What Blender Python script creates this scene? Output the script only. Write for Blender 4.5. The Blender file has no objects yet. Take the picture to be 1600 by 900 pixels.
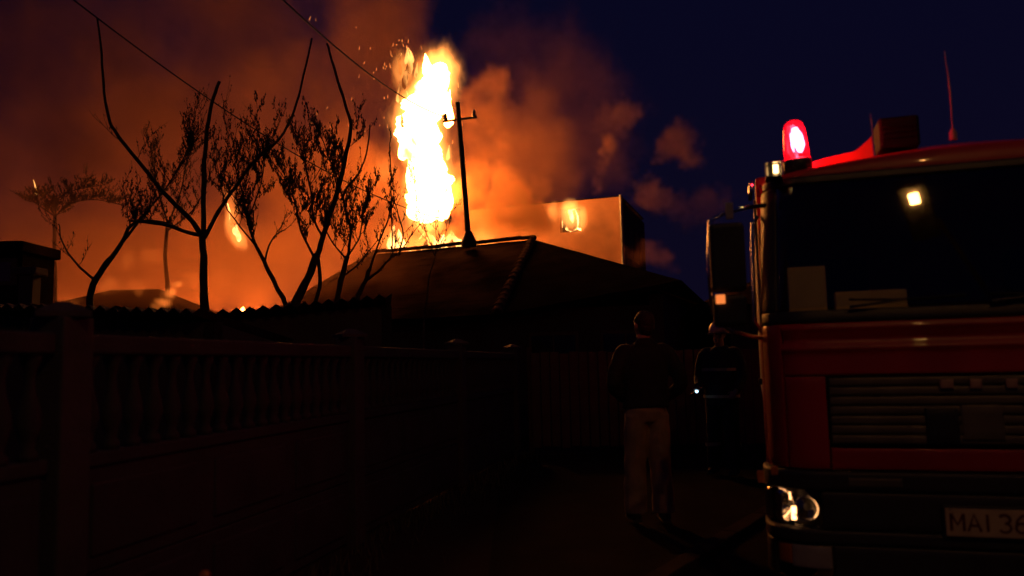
import bpy, bmesh, math, random
from mathutils import Vector, Matrix, noise as mn
random.seed(7)
R = random.Random(11)
PI = math.pi
sc = bpy.context.scene
COL = sc.collection

# ------------------------------------------------------------ camera
PITCH, ROLL = math.radians(5.56), math.radians(1.3)
FPX = 1232.0
CAM = Vector((0, 0, 1.35))
_F = Vector((0, math.cos(PITCH), math.sin(PITCH)))
_u0 = Vector((0, -math.sin(PITCH), math.cos(PITCH)))
_r0 = Vector((1, 0, 0))
_R = math.cos(ROLL) * _r0 - math.sin(ROLL) * _u0
_U = math.cos(ROLL) * _u0 + math.sin(ROLL) * _r0
cd = bpy.data.cameras.new('camera'); cam = bpy.data.objects.new('camera', cd); COL.objects.link(cam)
M3 = Matrix((_R, _U, -_F)).transposed()
cam.matrix_world = Matrix.Translation(CAM) @ M3.to_4x4()
cd.sensor_width = 36; cd.lens = 36 * FPX / 1600
cd.clip_start = 0.05; cd.clip_end = 2000
cd.dof.use_dof = True; cd.dof.focus_distance = 11.0; cd.dof.aperture_fstop = 1.3
sc.camera = cam

def at(px, py, D):
    """world point at depth Y = D seen at photograph pixel (px, py)"""
    d = _F + _R * ((px - 800) / FPX) + _U * ((450 - py) / FPX)
    return CAM + d * (D / d.y)

# ------------------------------------------------------------ world: last blue of dusk
w = bpy.data.worlds.new('World'); sc.world = w; w.use_nodes = True
nt = w.node_tree; nt.nodes.clear()
o_ = nt.nodes.new('ShaderNodeOutputWorld'); bg = nt.nodes.new('ShaderNodeBackground')
tc = nt.nodes.new('ShaderNodeTexCoord'); sx = nt.nodes.new('ShaderNodeSeparateXYZ')
cr = nt.nodes.new('ShaderNodeValToRGB')
cr.color_ramp.elements[0].position = 0.0; cr.color_ramp.elements[0].color = (0.0036, 0.0024, 0.0105, 1)
cr.color_ramp.elements[1].position = 0.55; cr.color_ramp.elements[1].color = (0.0020, 0.0022, 0.0135, 1)
nt.links.new(tc.outputs['Generated'], sx.inputs[0]); nt.links.new(sx.outputs['Z'], cr.inputs[0])
nt.links.new(cr.outputs[0], bg.inputs[0]); bg.inputs[1].default_value = 1.0
nt.links.new(bg.outputs[0], o_.inputs[0])

# ------------------------------------------------------------ render settings
sc.view_settings.view_transform = 'Standard'; sc.view_settings.look = 'None'
sc.view_settings.exposure = 0.0; sc.view_settings.gamma = 1.0
sc.render.engine = 'CYCLES'
cy = sc.cycles
cy.use_denoising = True
cy.max_bounces = 5; cy.diffuse_bounces = 2; cy.glossy_bounces = 3; cy.transmission_bounces = 4
cy.transparent_max_bounces = 12; cy.volume_bounces = 0
cy.sample_clamp_indirect = 3.0; cy.sample_clamp_direct = 60
cy.volume_step_rate = 1.6; cy.volume_max_steps = 128
cy.adaptive_threshold = 0.02

# ------------------------------------------------------------ materials
def mat(name, col, rough=0.7, metal=0.0, vary=0.25, scale=6.0, bump=0.0, bscale=40.0, coat=0.0, col2=None, spec=0.5):
    m = bpy.data.materials.new(name); m.use_nodes = True
    n = m.node_tree; b = n.nodes['Principled BSDF']
    b.inputs['Roughness'].default_value = rough; b.inputs['Metallic'].default_value = metal
    b.inputs['Coat Weight'].default_value = coat; b.inputs['Specular IOR Level'].default_value = spec
    t = n.nodes.new('ShaderNodeTexCoord'); ns = n.nodes.new('ShaderNodeTexNoise')
    ns.inputs['Scale'].default_value = scale; ns.inputs['Detail'].default_value = 5
    n.links.new(t.outputs['Object'], ns.inputs['Vector'])
    r = n.nodes.new('ShaderNodeValToRGB')
    c2 = col2 or tuple(c * (1 - vary) for c in col)
    r.color_ramp.elements[0].position = 0.35; r.color_ramp.elements[0].color = (*c2, 1)
    r.color_ramp.elements[1].position = 0.65; r.color_ramp.elements[1].color = (*col, 1)
    n.links.new(ns.outputs[0], r.inputs[0]); n.links.new(r.outputs[0], b.inputs['Base Color'])
    if bump:
        n2 = n.nodes.new('ShaderNodeTexNoise'); n2.inputs['Scale'].default_value = bscale; n2.inputs['Detail'].default_value = 4
        n.links.new(t.outputs['Object'], n2.inputs['Vector'])
        bp = n.nodes.new('ShaderNodeBump'); bp.inputs['Strength'].default_value = bump; bp.inputs['Distance'].default_value = 0.01
        n.links.new(n2.outputs[0], bp.inputs['Height']); n.links.new(bp.outputs[0], b.inputs['Normal'])
    return m

def emit(name, col, st):
    m = bpy.data.materials.new(name); m.use_nodes = True
    n = m.node_tree; n.nodes.clear()
    o = n.nodes.new('ShaderNodeOutputMaterial'); e = n.nodes.new('ShaderNodeEmission')
    e.inputs[0].default_value = (*col, 1); e.inputs[1].default_value = st
    n.links.new(e.outputs[0], o.inputs[0]); return m

def tinted(name, tint, gloss=0.08, trans=0.0, rough=0.02, dif=(1, 1, 1)):
    """thin glass or plastic: tinted transparency, a fresnel reflection, a little diffuse transmission"""
    m = bpy.data.materials.new(name); m.use_nodes = True
    n = m.node_tree; n.nodes.clear()
    o = n.nodes.new('ShaderNodeOutputMaterial'); t = n.nodes.new('ShaderNodeBsdfTransparent')
    t.inputs[0].default_value = (*tint, 1)
    g = n.nodes.new('ShaderNodeBsdfGlossy'); g.inputs['Roughness'].default_value = rough
    fr = n.nodes.new('ShaderNodeFresnel'); fr.inputs[0].default_value = 1.5
    base = t
    if trans:
        tl = n.nodes.new('ShaderNodeBsdfTranslucent'); tl.inputs[0].default_value = (*dif, 1)
        mx = n.nodes.new('ShaderNodeMixShader'); mx.inputs[0].default_value = trans
        n.links.new(t.outputs[0], mx.inputs[1]); n.links.new(tl.outputs[0], mx.inputs[2]); base = mx
    m2 = n.nodes.new('ShaderNodeMixShader'); n.links.new(fr.outputs[0], m2.inputs[0])
    n.links.new(base.outputs[0], m2.inputs[1]); n.links.new(g.outputs[0], m2.inputs[2])
    n.links.new(m2.outputs[0], o.inputs[0]); return m

def flame_mat(name, hot, st_hot, cool, st_cool, scale, lo=0.42, hi=0.58, zs=0.45):
    """burning gas: emission that flickers between hot and cool in upward streaks"""
    m = bpy.data.materials.new(name); m.use_nodes = True
    n = m.node_tree; n.nodes.clear(); L = n.links.new
    o = n.nodes.new('ShaderNodeOutputMaterial'); e = n.nodes.new('ShaderNodeEmission')
    t = n.nodes.new('ShaderNodeTexCoord'); mp = n.nodes.new('ShaderNodeMapping')
    mp.inputs['Scale'].default_value = (1, 1, zs)
    ns = n.nodes.new('ShaderNodeTexNoise'); ns.inputs['Scale'].default_value = scale; ns.inputs['Detail'].default_value = 4
    r = n.nodes.new('ShaderNodeMapRange'); r.inputs[1].default_value = lo; r.inputs[2].default_value = hi
    mc = n.nodes.new('ShaderNodeMix'); mc.data_type = 'RGBA'
    mc.inputs[6].default_value = (*[c * st_cool for c in cool], 1); mc.inputs[7].default_value = (*[c * st_hot for c in hot], 1)
    L(t.outputs['Object'], mp.inputs[0]); L(mp.outputs[0], ns.inputs['Vector']); L(ns.outputs[0], r.inputs[0])
    L(r.outputs[0], mc.inputs[0]); L(mc.outputs[2], e.inputs[0]); L(e.outputs[0], o.inputs[0])
    return m

M = {}
M['ground'] = mat('packed_dirt', (.060, .044, .034), .95, spec=0, scale=.6, col2=(.04, .03, .022), bump=.8, bscale=6)
M['asphalt'] = mat('asphalt', (.036, .028, .024), .95, spec=0, scale=2, bump=.6, bscale=60)
M['concrete'] = mat('concrete', (.052, .048, .060), .9, scale=3, vary=.35, bump=.5, bscale=30)
M['post'] = mat('concrete_post', (.072, .064, .072), .9, scale=5, vary=.3, bump=.5, bscale=40)
M['kerb'] = mat('kerb_concrete', (.060, .046, .038), .9, scale=5, bump=.4, spec=0)
M['roof'] = mat('old_roof_sheet', (.045, .026, .020), .95, scale=.9, vary=.75, bump=.4, bscale=15, spec=0)
M['roof_dark'] = mat('shaded_roof', (.018, .013, .012), .95, scale=1.5, vary=.4, bump=.4, spec=0)  # roof colour darkened to paint in shade on one plane; annex walls share it
M['shed_roof'] = mat('fibre_cement', (.10, .095, .10), .95, scale=2, vary=.4, bump=.4, spec=.15)
M['tile'] = mat('ridge_tile', (.12, .075, .05), .85, scale=3, vary=.5, spec=0)
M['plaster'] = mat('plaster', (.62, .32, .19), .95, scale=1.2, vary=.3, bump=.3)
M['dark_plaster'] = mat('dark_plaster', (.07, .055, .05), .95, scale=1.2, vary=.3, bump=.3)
M['wood'] = mat('wood', (.12, .08, .05), .85, scale=4, bump=.4)
M['fence_sheet'] = mat('fence_sheet', (.12, .07, .05), .6, scale=3, vary=.4, metal=.3)
M['bark'] = mat('bark', (.075, .055, .045), .95, scale=8, vary=.5, bump=.6, bscale=30, spec=.2)
M['leaf'] = mat('dry_leaf', (.06, .045, .02), .9, scale=3)
M['grass'] = mat('dry_grass', (.10, .09, .04), .9, scale=3)
M['steel'] = mat('galvanised_steel', (.35, .34, .33), .5, metal=.8, scale=5)
M['rust'] = mat('rusty_steel', (.10, .06, .04), .8, metal=.3, scale=5)
M['porcelain'] = mat('porcelain', (.35, .30, .26), .25, scale=5, vary=.1)
M['wire'] = mat('cable', (.03, .028, .025), .7, scale=5)
M['red'] = mat('red_paint', (.48, .014, .008), .45, scale=2.2, vary=.35, coat=.3, bump=.03, bscale=8)
M['black'] = mat('black_plastic', (.022, .022, .022), .5, scale=8, vary=.4, bump=.1)
M['bumper'] = mat('grey_bumper', (.04, .036, .034), .55, scale=6, vary=.3, bump=.1)
M['grille'] = mat('grille_metal', (.17, .14, .09), .45, scale=6, vary=.3, metal=.2)
M['chrome'] = mat('chrome', (.8, .78, .75), .12, metal=1, scale=5, vary=.1)
M['rubber'] = mat('rubber', (.02, .02, .02), .9, scale=9)
M['plate'] = mat('plate_white', (.62, .46, .26), .5, scale=9, vary=.15)
M['plate_ink'] = mat('plate_ink', (.12, .02, .012), .6, scale=9)
M['seat'] = mat('seat_cloth', (.03, .03, .035), .9, scale=30)
M['card'] = mat('cardboard', (.80, .56, .24), .9, scale=5, vary=.15)
M['glass'] = tinted('windscreen_glass', (.90, .93, .90))
M['clear'] = tinted('clear_lens', (.92, .90, .86))
M['amber'] = tinted('amber_lens', (.95, .35, .05), trans=.6, dif=(.9, .28, .04))
M['redlens'] = tinted('red_dome', (.72, .022, .045), trans=.05, dif=(1, .003, .012))
M['fog'] = mat('fog_lens', (.42, .37, .33), .25, scale=12, vary=.2)
M['amber_solid'] = mat('amber_plastic', (.60, .18, .03), .35, scale=9, vary=.1)
M['mirror'] = mat('mirror_face', (.5, .5, .5), .05, metal=1, scale=4, vary=.05)
M['skin'] = mat('skin', (.42, .25, .18), .6, scale=20, vary=.12)
M['hair'] = mat('hair', (.03, .02, .015), .7, scale=60, vary=.5, bump=.6, bscale=120)
M['jacket'] = mat('dark_jacket', (.022, .018, .016), .85, scale=7, vary=.4, bump=.6, bscale=25)
M['trousers'] = mat('tan_trousers', (.42, .28, .17), .9, scale=7, vary=.25, bump=.6, bscale=25)
M['shoe'] = mat('shoe', (.04, .03, .025), .7, scale=12)
M['suit'] = mat('firefighter_suit', (.022, .024, .045), .85, scale=7, vary=.4, bump=.5, bscale=25)
M['reflect'] = mat('reflective_band', (.55, .52, .35), .4, scale=9, vary=.15)
M['helmet'] = mat('helmet', (.55, .42, .42), .35, scale=9, vary=.15, coat=.3)
M['flame'] = flame_mat('flame_hot', (1, .31, .055), 56, (1, .25, .04), 8.0, 1.1, .30, .45)
M['badge'] = mat('badge_metal', (.50, .30, .20), .45, metal=.2, scale=9)
M['flame_mid'] = flame_mat('flame_medium', (1, .50, .14), 7, (1, .24, .035), .55, 1.3, .42, .56)
M['flame_small'] = flame_mat('flame_small', (1, .45, .12), 6, (1, .18, .03), .45, 2.2, .44, .56)
M['added_fire_far'] = flame_mat('added_fire_far', (1, .27, .05), 40, (1, .22, .035), 8.0, .8, .30, .45)  # for an added fire that lights the smoke
M['added_fire_low'] = flame_mat('added_fire_low', (1, .27, .05), 14, (1, .22, .035), 4.0, .8, .30, .45)  # weaker, for the added fire at far left
M['wisp'] = flame_mat('flame_wisp', (1, .40, .09), 2.4, (.9, .14, .02), .22, 2.4, .42, .60, .3)
M['ember'] = emit('glowing_ember', (1, .28, .05), 1.6)
M['bulb_red'] = emit('beacon_bulb', (1, .55, .55), 420)
M['bulb_warm'] = emit('headlamp_bulb', (1, .46, .18), 8)
M['bulb_amber'] = emit('amber_bulb', (1, .24, .05), 1.0)
M['marker_warm'] = emit('marker_bulb', (1, .60, .22), 9)
M['torch_led'] = emit('torch_led', (.45, .75, 1), 3.0)
M['street_bulb'] = emit('street_lamp_bulb', (1, .42, .10), 340)
M['far_bulb'] = emit('far_lamp_bulb', (.35, .45, 1), 1.2)

# ------------------------------------------------------------ geometry helpers
def link(name, me, material=None, parent=None, loc=None, smooth=False):
    o = bpy.data.objects.new(name, me); COL.objects.link(o)
    if material is not None: me.materials.append(material)
    if parent is not None: o.parent = parent
    if loc is not None: o.location = loc
    if smooth: me.shade_smooth()
    return o

def obj(name, bm, material=None, parent=None, loc=None, smooth=False):
    bmesh.ops.recalc_face_normals(bm, faces=bm.faces)
    me = bpy.data.meshes.new(name); bm.to_mesh(me); bm.free()
    return link(name, me, material, parent, loc, smooth)

def thing(name, label, cat, loc=(0, 0, 0), rz=0.0, group=None):
    o = bpy.data.objects.new(name, None); COL.objects.link(o)
    o.location = loc; o.rotation_euler = (0, 0, rz); o.empty_display_size = .2
    o['label'] = label; o['category'] = cat
    if group: o['group'] = group
    return o

def tag(o, label=None, cat=None, group=None, kind=None):
    if label: o['label'] = label
    if cat: o['category'] = cat
    if group: o['group'] = group
    if kind: o['kind'] = kind
    return o

def box(bm, x0, x1, y0, y1, z0, z1, mtx=None, bev=0.0):
    r = bmesh.ops.create_cube(bm, size=1)
    vs = r['verts']
    for v in vs:
        v.co = Vector(((x0 + x1) / 2 + v.co.x * (x1 - x0), (y0 + y1) / 2 + v.co.y * (y1 - y0), (z0 + z1) / 2 + v.co.z * (z1 - z0)))
    if bev:
        es = list({e for v in vs for e in v.link_edges})
        rb = bmesh.ops.bevel(bm, geom=es, offset=bev, segments=2, affect='EDGES', profile=.5)
        vs = list({v for f in rb['faces'] for v in f.verts} | {v for v in vs if v.is_valid})
    if mtx is not None:
        for v in vs: v.co = mtx @ v.co
    return vs

def BX(*a, **k):
    bm = bmesh.new(); box(bm, *a, **k); return bm

def tube(bm, pts, rad, seg=8, cap=True, squash=None):
    """tapered tube through pts; rad: list; squash: list of (a, b) half axes instead (a along the side, b along the up of the frame)"""
    pts = [Vector(p) for p in pts]; n = len(pts)
    rings = []; prev = None
    for i, p in enumerate(pts):
        t = (pts[min(i + 1, n - 1)] - pts[max(i - 1, 0)])
        t = t.normalized() if t.length > 1e-9 else Vector((0, 0, 1))
        if prev is None:
            ref = Vector((1, 0, 0)) if abs(t.x) < .9 else Vector((0, 1, 0))
            a = (ref - t * ref.dot(t)).normalized()
        else:
            a = prev - t * prev.dot(t)
            a = a.normalized() if a.length > 1e-6 else prev
        prev = a; b = t.cross(a)
        ra, rb = (rad[i], rad[i]) if squash is None else squash[i]
        rings.append([bm.verts.new(p + a * (ra * math.cos(2 * PI * k / seg)) + b * (rb * math.sin(2 * PI * k / seg))) for k in range(seg)])
    for i in range(n - 1):
        for k in range(seg):
            bm.faces.new((rings[i][k], rings[i][(k + 1) % seg], rings[i + 1][(k + 1) % seg], rings[i + 1][k]))
    if cap:
        bm.faces.new(list(reversed(rings[0]))); bm.faces.new(rings[-1])
    return rings

def smooth_path(pts, sub=4):
    pts = [Vector(p) for p in pts]; out = []
    for i in range(len(pts) - 1):
        p0 = pts[max(i - 1, 0)]; p1 = pts[i]; p2 = pts[i + 1]; p3 = pts[min(i + 2, len(pts) - 1)]
        for k in range(sub):
            t = k / sub
            out.append(.5 * ((2 * p1) + (p2 - p0) * t + (2 * p0 - 5 * p1 + 4 * p2 - p3) * t * t + (3 * p1 - p0 - 3 * p2 + p3) * t ** 3))
    out.append(pts[-1]); return out

def lathe(bm, prof, seg=16, c=(0, 0, 0), axis='z'):
    rings = []
    for r, h in prof:
        ring = []
        for k in range(seg):
            a = 2 * PI * k / seg
            p = (r * math.cos(a), r * math.sin(a), h)
            if axis == 'y': p = (p[0], p[2], p[1])
            ring.append(bm.verts.new((c[0] + p[0], c[1] + p[1], c[2] + p[2])))
        rings.append(ring)
    for i in range(len(rings) - 1):
        for k in range(seg):
            bm.faces.new((rings[i][k], rings[i][(k + 1) % seg], rings[i + 1][(k + 1) % seg], rings[i + 1][k]))
    bm.faces.new(list(reversed(rings[0]))); bm.faces.new(rings[-1])

def poly_slab(bm, pts, th, nrm):
    """thick slab from a polygon outline"""
    a = [bm.verts.new(Vector(p)) for p in pts]; b = [bm.verts.new(Vector(p) - nrm * th) for p in pts]
    bm.faces.new(a); bm.faces.new(list(reversed(b))); n = len(pts)
    for i in range(n): bm.faces.new((a[i], b[i], b[(i + 1) % n], a[(i + 1) % n]))

def remesh(name, bm, voxel, material, parent, smooth=2, disp=None):
    """fuse overlapping closed shapes into one continuous skin"""
    bmesh.ops.recalc_face_normals(bm, faces=bm.faces)
    me = bpy.data.meshes.new(name + '_raw'); bm.to_mesh(me); bm.free()
    t = bpy.data.objects.new('fuse', me); COL.objects.link(t)
    md = t.modifiers.new('r', 'REMESH'); md.mode = 'VOXEL'; md.voxel_size = voxel
    ms = t.modifiers.new('s', 'SMOOTH'); ms.iterations = smooth; ms.factor = .5
    dg = bpy.context.evaluated_depsgraph_get(); dg.update()
    nm = bpy.data.meshes.new_from_object(t.evaluated_get(dg))
    bpy.data.objects.remove(t); bpy.data.meshes.remove(me)
    if disp:
        for v in nm.vertices: v.co += disp(v.co)
    nm.name = name
    return link(name, nm, material, parent, smooth=True)

# ============================================================ SETTING: ground, lane, kerb
def sheet(name, x0, x1, y0, y1, z, nx, ny, m, amp=0.0):
    bm = bmesh.new(); g = []
    for j in range(ny + 1):
        row = []
        for i in range(nx + 1):
            x = x0 + (x1 - x0) * i / nx; y = y0 + (y1 - y0) * j / ny
            row.append(bm.verts.new((x, y, z + (amp * mn.noise(Vector((x * .7, y * .7, 3))) if amp else 0))))
        g.append(row)
    for j in range(ny):
        for i in range(nx): bm.faces.new((g[j][i], g[j][i + 1], g[j + 1][i + 1], g[j + 1][i]))
    o = obj(name, bm, m, smooth=True); o['kind'] = 'structure'; return o
sheet('ground', -220, 220, -40, 400, -0.06, 60, 60, M['ground'])
sheet('road', -.2, 9.0, -9, 12.2, 0.004 - .04, 40, 60, M['asphalt'], .012)
sheet('verge', -4.0, -.2, -9, 12.2, -0.022, 40, 60, M['ground'], .03)
bm = bmesh.new()
K0, K1 = Vector((-.55, 2.9, 0)), Vector((2.16, 7.1, 0))
kd = (K1 - K0).normalized(); kn = Vector((-kd.y, kd.x, 0))
kerb_root = None
me0 = None
n_k = 9
for i in range(n_k):
    a = K0 + kd * (i * .82)
    mtx = Matrix.Translation(a) @ Matrix.Rotation(math.atan2(kd.y, kd.x), 4, 'Z')
    if me0 is None:
        b2 = BX(0, .80, -.07, .07, -.09, .018, bev=.012)
        o = obj('kerb_stone', b2, M['kerb']); me0 = o.data
    else:
        o = bpy.data.objects.new('kerb_stone', me0); COL.objects.link(o)
    o.matrix_world = mtx; o['kind'] = 'structure'

# dry grass tufts along the fence foot
bm = bmesh.new()
for i in range(900):
    y = R.uniform(1.5, 12.2); x = -1.97 + .2203 * (y - 3.45) + .14 + abs(R.gauss(0, .22))
    h = R.uniform(.04, .16); a = R.uniform(0, PI); dx, dy = math.cos(a) * .006, math.sin(a) * .006
    lx, ly = R.uniform(-.05, .05), R.uniform(-.05, .05)
    p = [bm.verts.new((x - dx, y - dy, -.02)), bm.verts.new((x + dx, y + dy, -.02)), bm.verts.new((x + lx, y + ly, h))]
    bm.faces.new(p)
tag(obj('grass', bm, M['grass']), kind='stuff')

# ============================================================ FENCE with balusters
def fdir(a, b):
    d = (b - a); L = d.length; d.normalize(); return d, L
Fa, Fb = Vector((-2.625, .50, 0)), Vector((-.02, 12.3, 0))
fd, FL = fdir(Fa, Fb)
ang = math.atan2(fd.y, fd.x)
fence = thing('concrete_fence', 'grey concrete baluster fence running along the left of the lane', 'fence', Fa, ang)
nb = 4; bay = FL / nb
bal_me = post_me = None
for k in range(nb + 1):
    if post_me is None:
        b2 = BX(-.09, .09, -.09, .09, -.1, 1.60, bev=.012)
        tube(b2, [(0, 0, 1.60), (0, 0, 1.625), (0, 0, 1.67)], None, 4, True, [(.15, .15), (.15, .15), (.03, .03)])
        p = obj('post', b2, M['post'], fence, (0, 0, 0)); post_me = p.data
    else:
        p = bpy.data.objects.new('post', post_me); COL.objects.link(p); p.parent = fence
    p.location = (k * bay, 0, 0)
for k in range(nb):
    x0 = k * bay + .09; x1 = (k + 1) * bay - .09
    for j, (z0, z1) in enumerate(((0.0, .46), (.466, .93))):
        b2 = BX(x0, x1, -.025, .025, z0, z1, bev=.008)
        nfr = 3
        for q in range(nfr):                                   # raised field mouldings
            wq = (x1 - x0) / nfr
            box(b2, x0 + wq * q + .08, x0 + wq * (q + 1) - .08, -.040, .040, z0 + .07, z1 - .07, bev=.012)
        obj('panel', b2, M['concrete'], fence)
    obj('rail', BX(x0, x1, -.045, .045, .936, 1.00, bev=.01), M['concrete'], fence)
    obj('coping', BX(x0, x1, -.06, .06, 1.44, 1.53, bev=.012), M['concrete'], fence)
    nbal = 19
    for q in range(nbal):
        x = x0 + (q + .5) * (x1 - x0) / nbal
        if bal_me is None:
            b2 = bmesh.new()
            lathe(b2, [(.042, 0), (.042, .03), (.026, .05), (.034, .09), (.052, .15), (.046, .20), (.026, .28), (.021, .33), (.027, .38), (.042, .41), (.042, .44)], 10)
            o = obj('baluster', b2, M['concrete'], fence, smooth=True); bal_me = o.data
        else:
            o = bpy.data.objects.new('baluster', bal_me); COL.objects.link(o); o.parent = fence
        o.location = (x, 0, 1.00)

# cross fence of metal sheet in front of the house at the end of the lane
g = thing('sheet_fence', 'dark metal sheet fence across the end of the lane before the hipped house', 'fence', (.25, 12.45, 0), 0)
for k in range(4):
    obj('post', BX(-.04 + k * 2.1, .04 + k * 2.1, -.04, .04, -.05, 1.62, bev=.006), M['rust'], g)
for zz in (.35, 1.25):
    obj('rail', BX(-.04, 6.34, .045, .085, zz, zz + .05), M['rust'], g)
bd = None
for k in range(42):
    x = .02 + k * .15
    if bd is None:
        bd = obj('board', BX(.0, .135, -.016, .0, .06, 1.52, bev=.005), M['fence_sheet'], g, (x, -.045, 0)); bme = bd.data
    else:
        o = bpy.data.objects.new('board', bme); COL.objects.link(o); o.parent = g; o.location = (x, -.045, R.uniform(-.02, .02))

# ============================================================ SHEDS behind the fence
def shed(name, label, A, B, zA, zB, depth, hw=.35):
    """low shed: front top edge from A to B (x, y), heights zA, zB; falls away to the back"""
    t = thing(name, label, 'shed', (0, 0, 0))
    A = Vector((A[0], A[1], 0)); B = Vector((B[0], B[1], 0)); d = (B - A); L = d.length; d.normalize()
    n = Vector((-d.y, d.x, 0))
    if n.y < 0: n = -n
    bm = bmesh.new(); a = A + n * .12; b = B + n * .12
    poly_slab(bm, [a + Vector((0, 0, 0)), b, b + Vector((0, 0, zB - .08)), a + Vector((0, 0, zA - .08))], .12, -n)
    obj('wall', bm, M['dark_plaster'], t)
    for e, z in ((a, zA), (b, zB)):
        bm = bmesh.new(); s = d * (.12 if e is a else -.12)
        pts = [e + s * 0, e + n * depth, e + n * depth + Vector((0, 0, z - .38)), e + Vector((0, 0, z - .08))]
        poly_slab(bm, pts, .1, -s.normalized()); obj('wall', bm, M['dark_plaster'], t)
    ns = max(2, round(L / .9)); wv = 7
    for i in range(ns):                                        # corrugated sheets, one by one
        bm = bmesh.new(); rows = []
        for j in range(2):
            row = []
            for k in range(wv * 2 + 1):
                s = (i + k / (wv * 2)) * L / ns
                if i < ns - 1 and k == wv * 2: s += .03
                z = zA + (zB - zA) * s / L + .022 * math.cos(k * PI) + .003 * (i % 2) + R.uniform(0, .002)
                p = A + d * s + n * (-.1 if j == 0 else depth + .15); p.z = z - (0 if j == 0 else .32)
                row.append(bm.verts.new(p))
            rows.append(row)
        lo = [[bm.verts.new(v.co - Vector((0, 0, .008))) for v in row] for row in rows]
        m_ = len(rows[0])
        for k in range(m_ - 1):
            bm.faces.new((rows[0][k], rows[0][k + 1], rows[1][k + 1], rows[1][k]))
            bm.faces.new((lo[0][k], lo[1][k], lo[1][k + 1], lo[0][k + 1]))
            bm.faces.new((rows[0][k], lo[0][k], lo[0][k + 1], rows[0][k + 1]))
            bm.faces.new((rows[1][k], rows[1][k + 1], lo[1][k + 1], lo[1][k]))
        obj('roof_sheet', bm, M['shed_roof'], t)
    return t
pA, pB = at(-60, 476, 6.9), at(322, 487, 6.4)
shed('low_shed', 'low dark shed with flat corrugated roof behind the fence at far left', (pA.x, pA.y), (pB.x, pB.y), pA.z, pB.z, 2.2)
pA, pB = at(330, 489, 7.6), at(612, 463, 7.9)
shed('low_shed', 'long dark shed behind the fence with its roof rising towards the mast', (pA.x, pA.y), (pB.x, pB.y), pA.z, pB.z, 2.0)
# small annex with a flat roof at the far left edge
t = thing('annex', 'small dark flat roofed annex with a dim violet window at the far left edge', 'outbuilding', (0, 0, 0))
pa, pb = at(-90, 384, 11.5), at(36, 392, 11.5)
obj('wall', BX(pa.x, pb.x, 11.5, 12.3, 0, pb.z - .02), M['roof_dark'], t)
obj('roof', BX(pa.x - .1, pb.x + .05, 11.4, 12.4, pb.z - .018, pb.z + .14, bev=.02), M['roof'], t)
wa, wb = at(-30, 405, 11.49), at(26, 446, 11.49)
f_ = obj('window', BX(wa.x, wb.x, 11.44, 11.498, wb.z, wa.z, bev=.01), M['wood'], t)
obj('pane', BX(wa.x + .06, wb.x - .06, 11.425, 11.438, wb.z + .06, wa.z - .06), mat('dim_pane', (.16, .08, .16), .2, scale=2), f_)
# gate pillar beside it
t = thing('gate_pillar', 'tall dark masonry pillar with a flat cap at the left edge', 'pillar', (at(48, 400, 10).x, 10, 0))
obj('shaft', BX(-.09, .09, -.09, .09, 0, 2.62, bev=.01), M['dark_plaster'], t)
obj('cap', BX(-.15, .15, -.15, .15, 2.622, 2.72, bev=.02), M['dark_plaster'], t)

# ============================================================ HIPPED HOUSE in front of the fire
house = thing('hipped_house', 'dark single storey house with hipped roof in front of the fire', 'house', (0, 0, 0))
Ax = Vector((.58, 20.5, 4.60)); RL = Vector((-3.95, 22.65, 4.62))
C1 = Vector((-.30, 14.5, 2.27)); C2 = Vector((3.05, 14.1, 2.78)); C0 = Vector((-5.3, 16.6, 2.27))
C3 = Vector((5.6, 22.5, 2.9)); C4 = Vector((-5.6, 27.5, 2.3))
def roof_plane(name, quad, mtl, rows, cols, amp=.018):
    """roof plane subdivided in courses with a step at every course"""
    a, b, c, d = quad                                           # a-b eave, d-c top
    bm = bmesh.new(); nrm = (b - a).cross(d - a).normalized()
    if nrm.z < 0: nrm = -nrm
    for j in range(rows):
        for (i0, i1) in [(i / cols, (i + 1) / cols) for i in range(cols)]:
            v0, v1 = j / rows, (j + 1) / rows + .15 / rows
            v1 = min(v1, 1)
            q = []
            for (u, v, h) in ((i0, v0, .010), (i1, v0, .010), (i1, v1, .008), (i0, v1, .008)):
                p = (a.lerp(b, u)).lerp(d.lerp(c, u), v) + nrm * (h + amp * mn.noise(Vector((u * 9, v * 14, 1))))
                q.append(bm.verts.new(p))
            bm.faces.new(q)
            e0 = bm.verts.new(q[0].co - nrm * .04); e1 = bm.verts.new(q[1].co - nrm * .04)
            bm.faces.new((q[0], e0, e1, q[1]))
    poly_slab(bm, [a, b, c, d] if (c - d).length > .05 else [a, b, c], .08, nrm)
    return bm
obj('roof', roof_plane('p', (C0, C1, Ax, RL), M['roof'], 26, 30), M['roof'], house)
obj('roof', roof_plane('p', (C1, C2, Ax + Vector((.02, 0, 0)), Ax), M['roof'], 26, 20), M['roof_dark'], house)  # darker colour is painted shade: this plane is turned from the fire
obj('roof', roof_plane('p', (C2, C3, Ax + Vector((.03, .03, 0)), Ax + Vector((.02, 0, 0))), M['roof'], 10, 6), M['roof'], house)
obj('roof', roof_plane('p', (C3, C4, RL, Ax), M['roof'], 10, 8), M['roof'], house)
obj('roof', roof_plane('p', (C4, C0, RL + Vector((.02, .02, 0)), RL), M['roof'], 10, 8), M['roof'], house)
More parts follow.
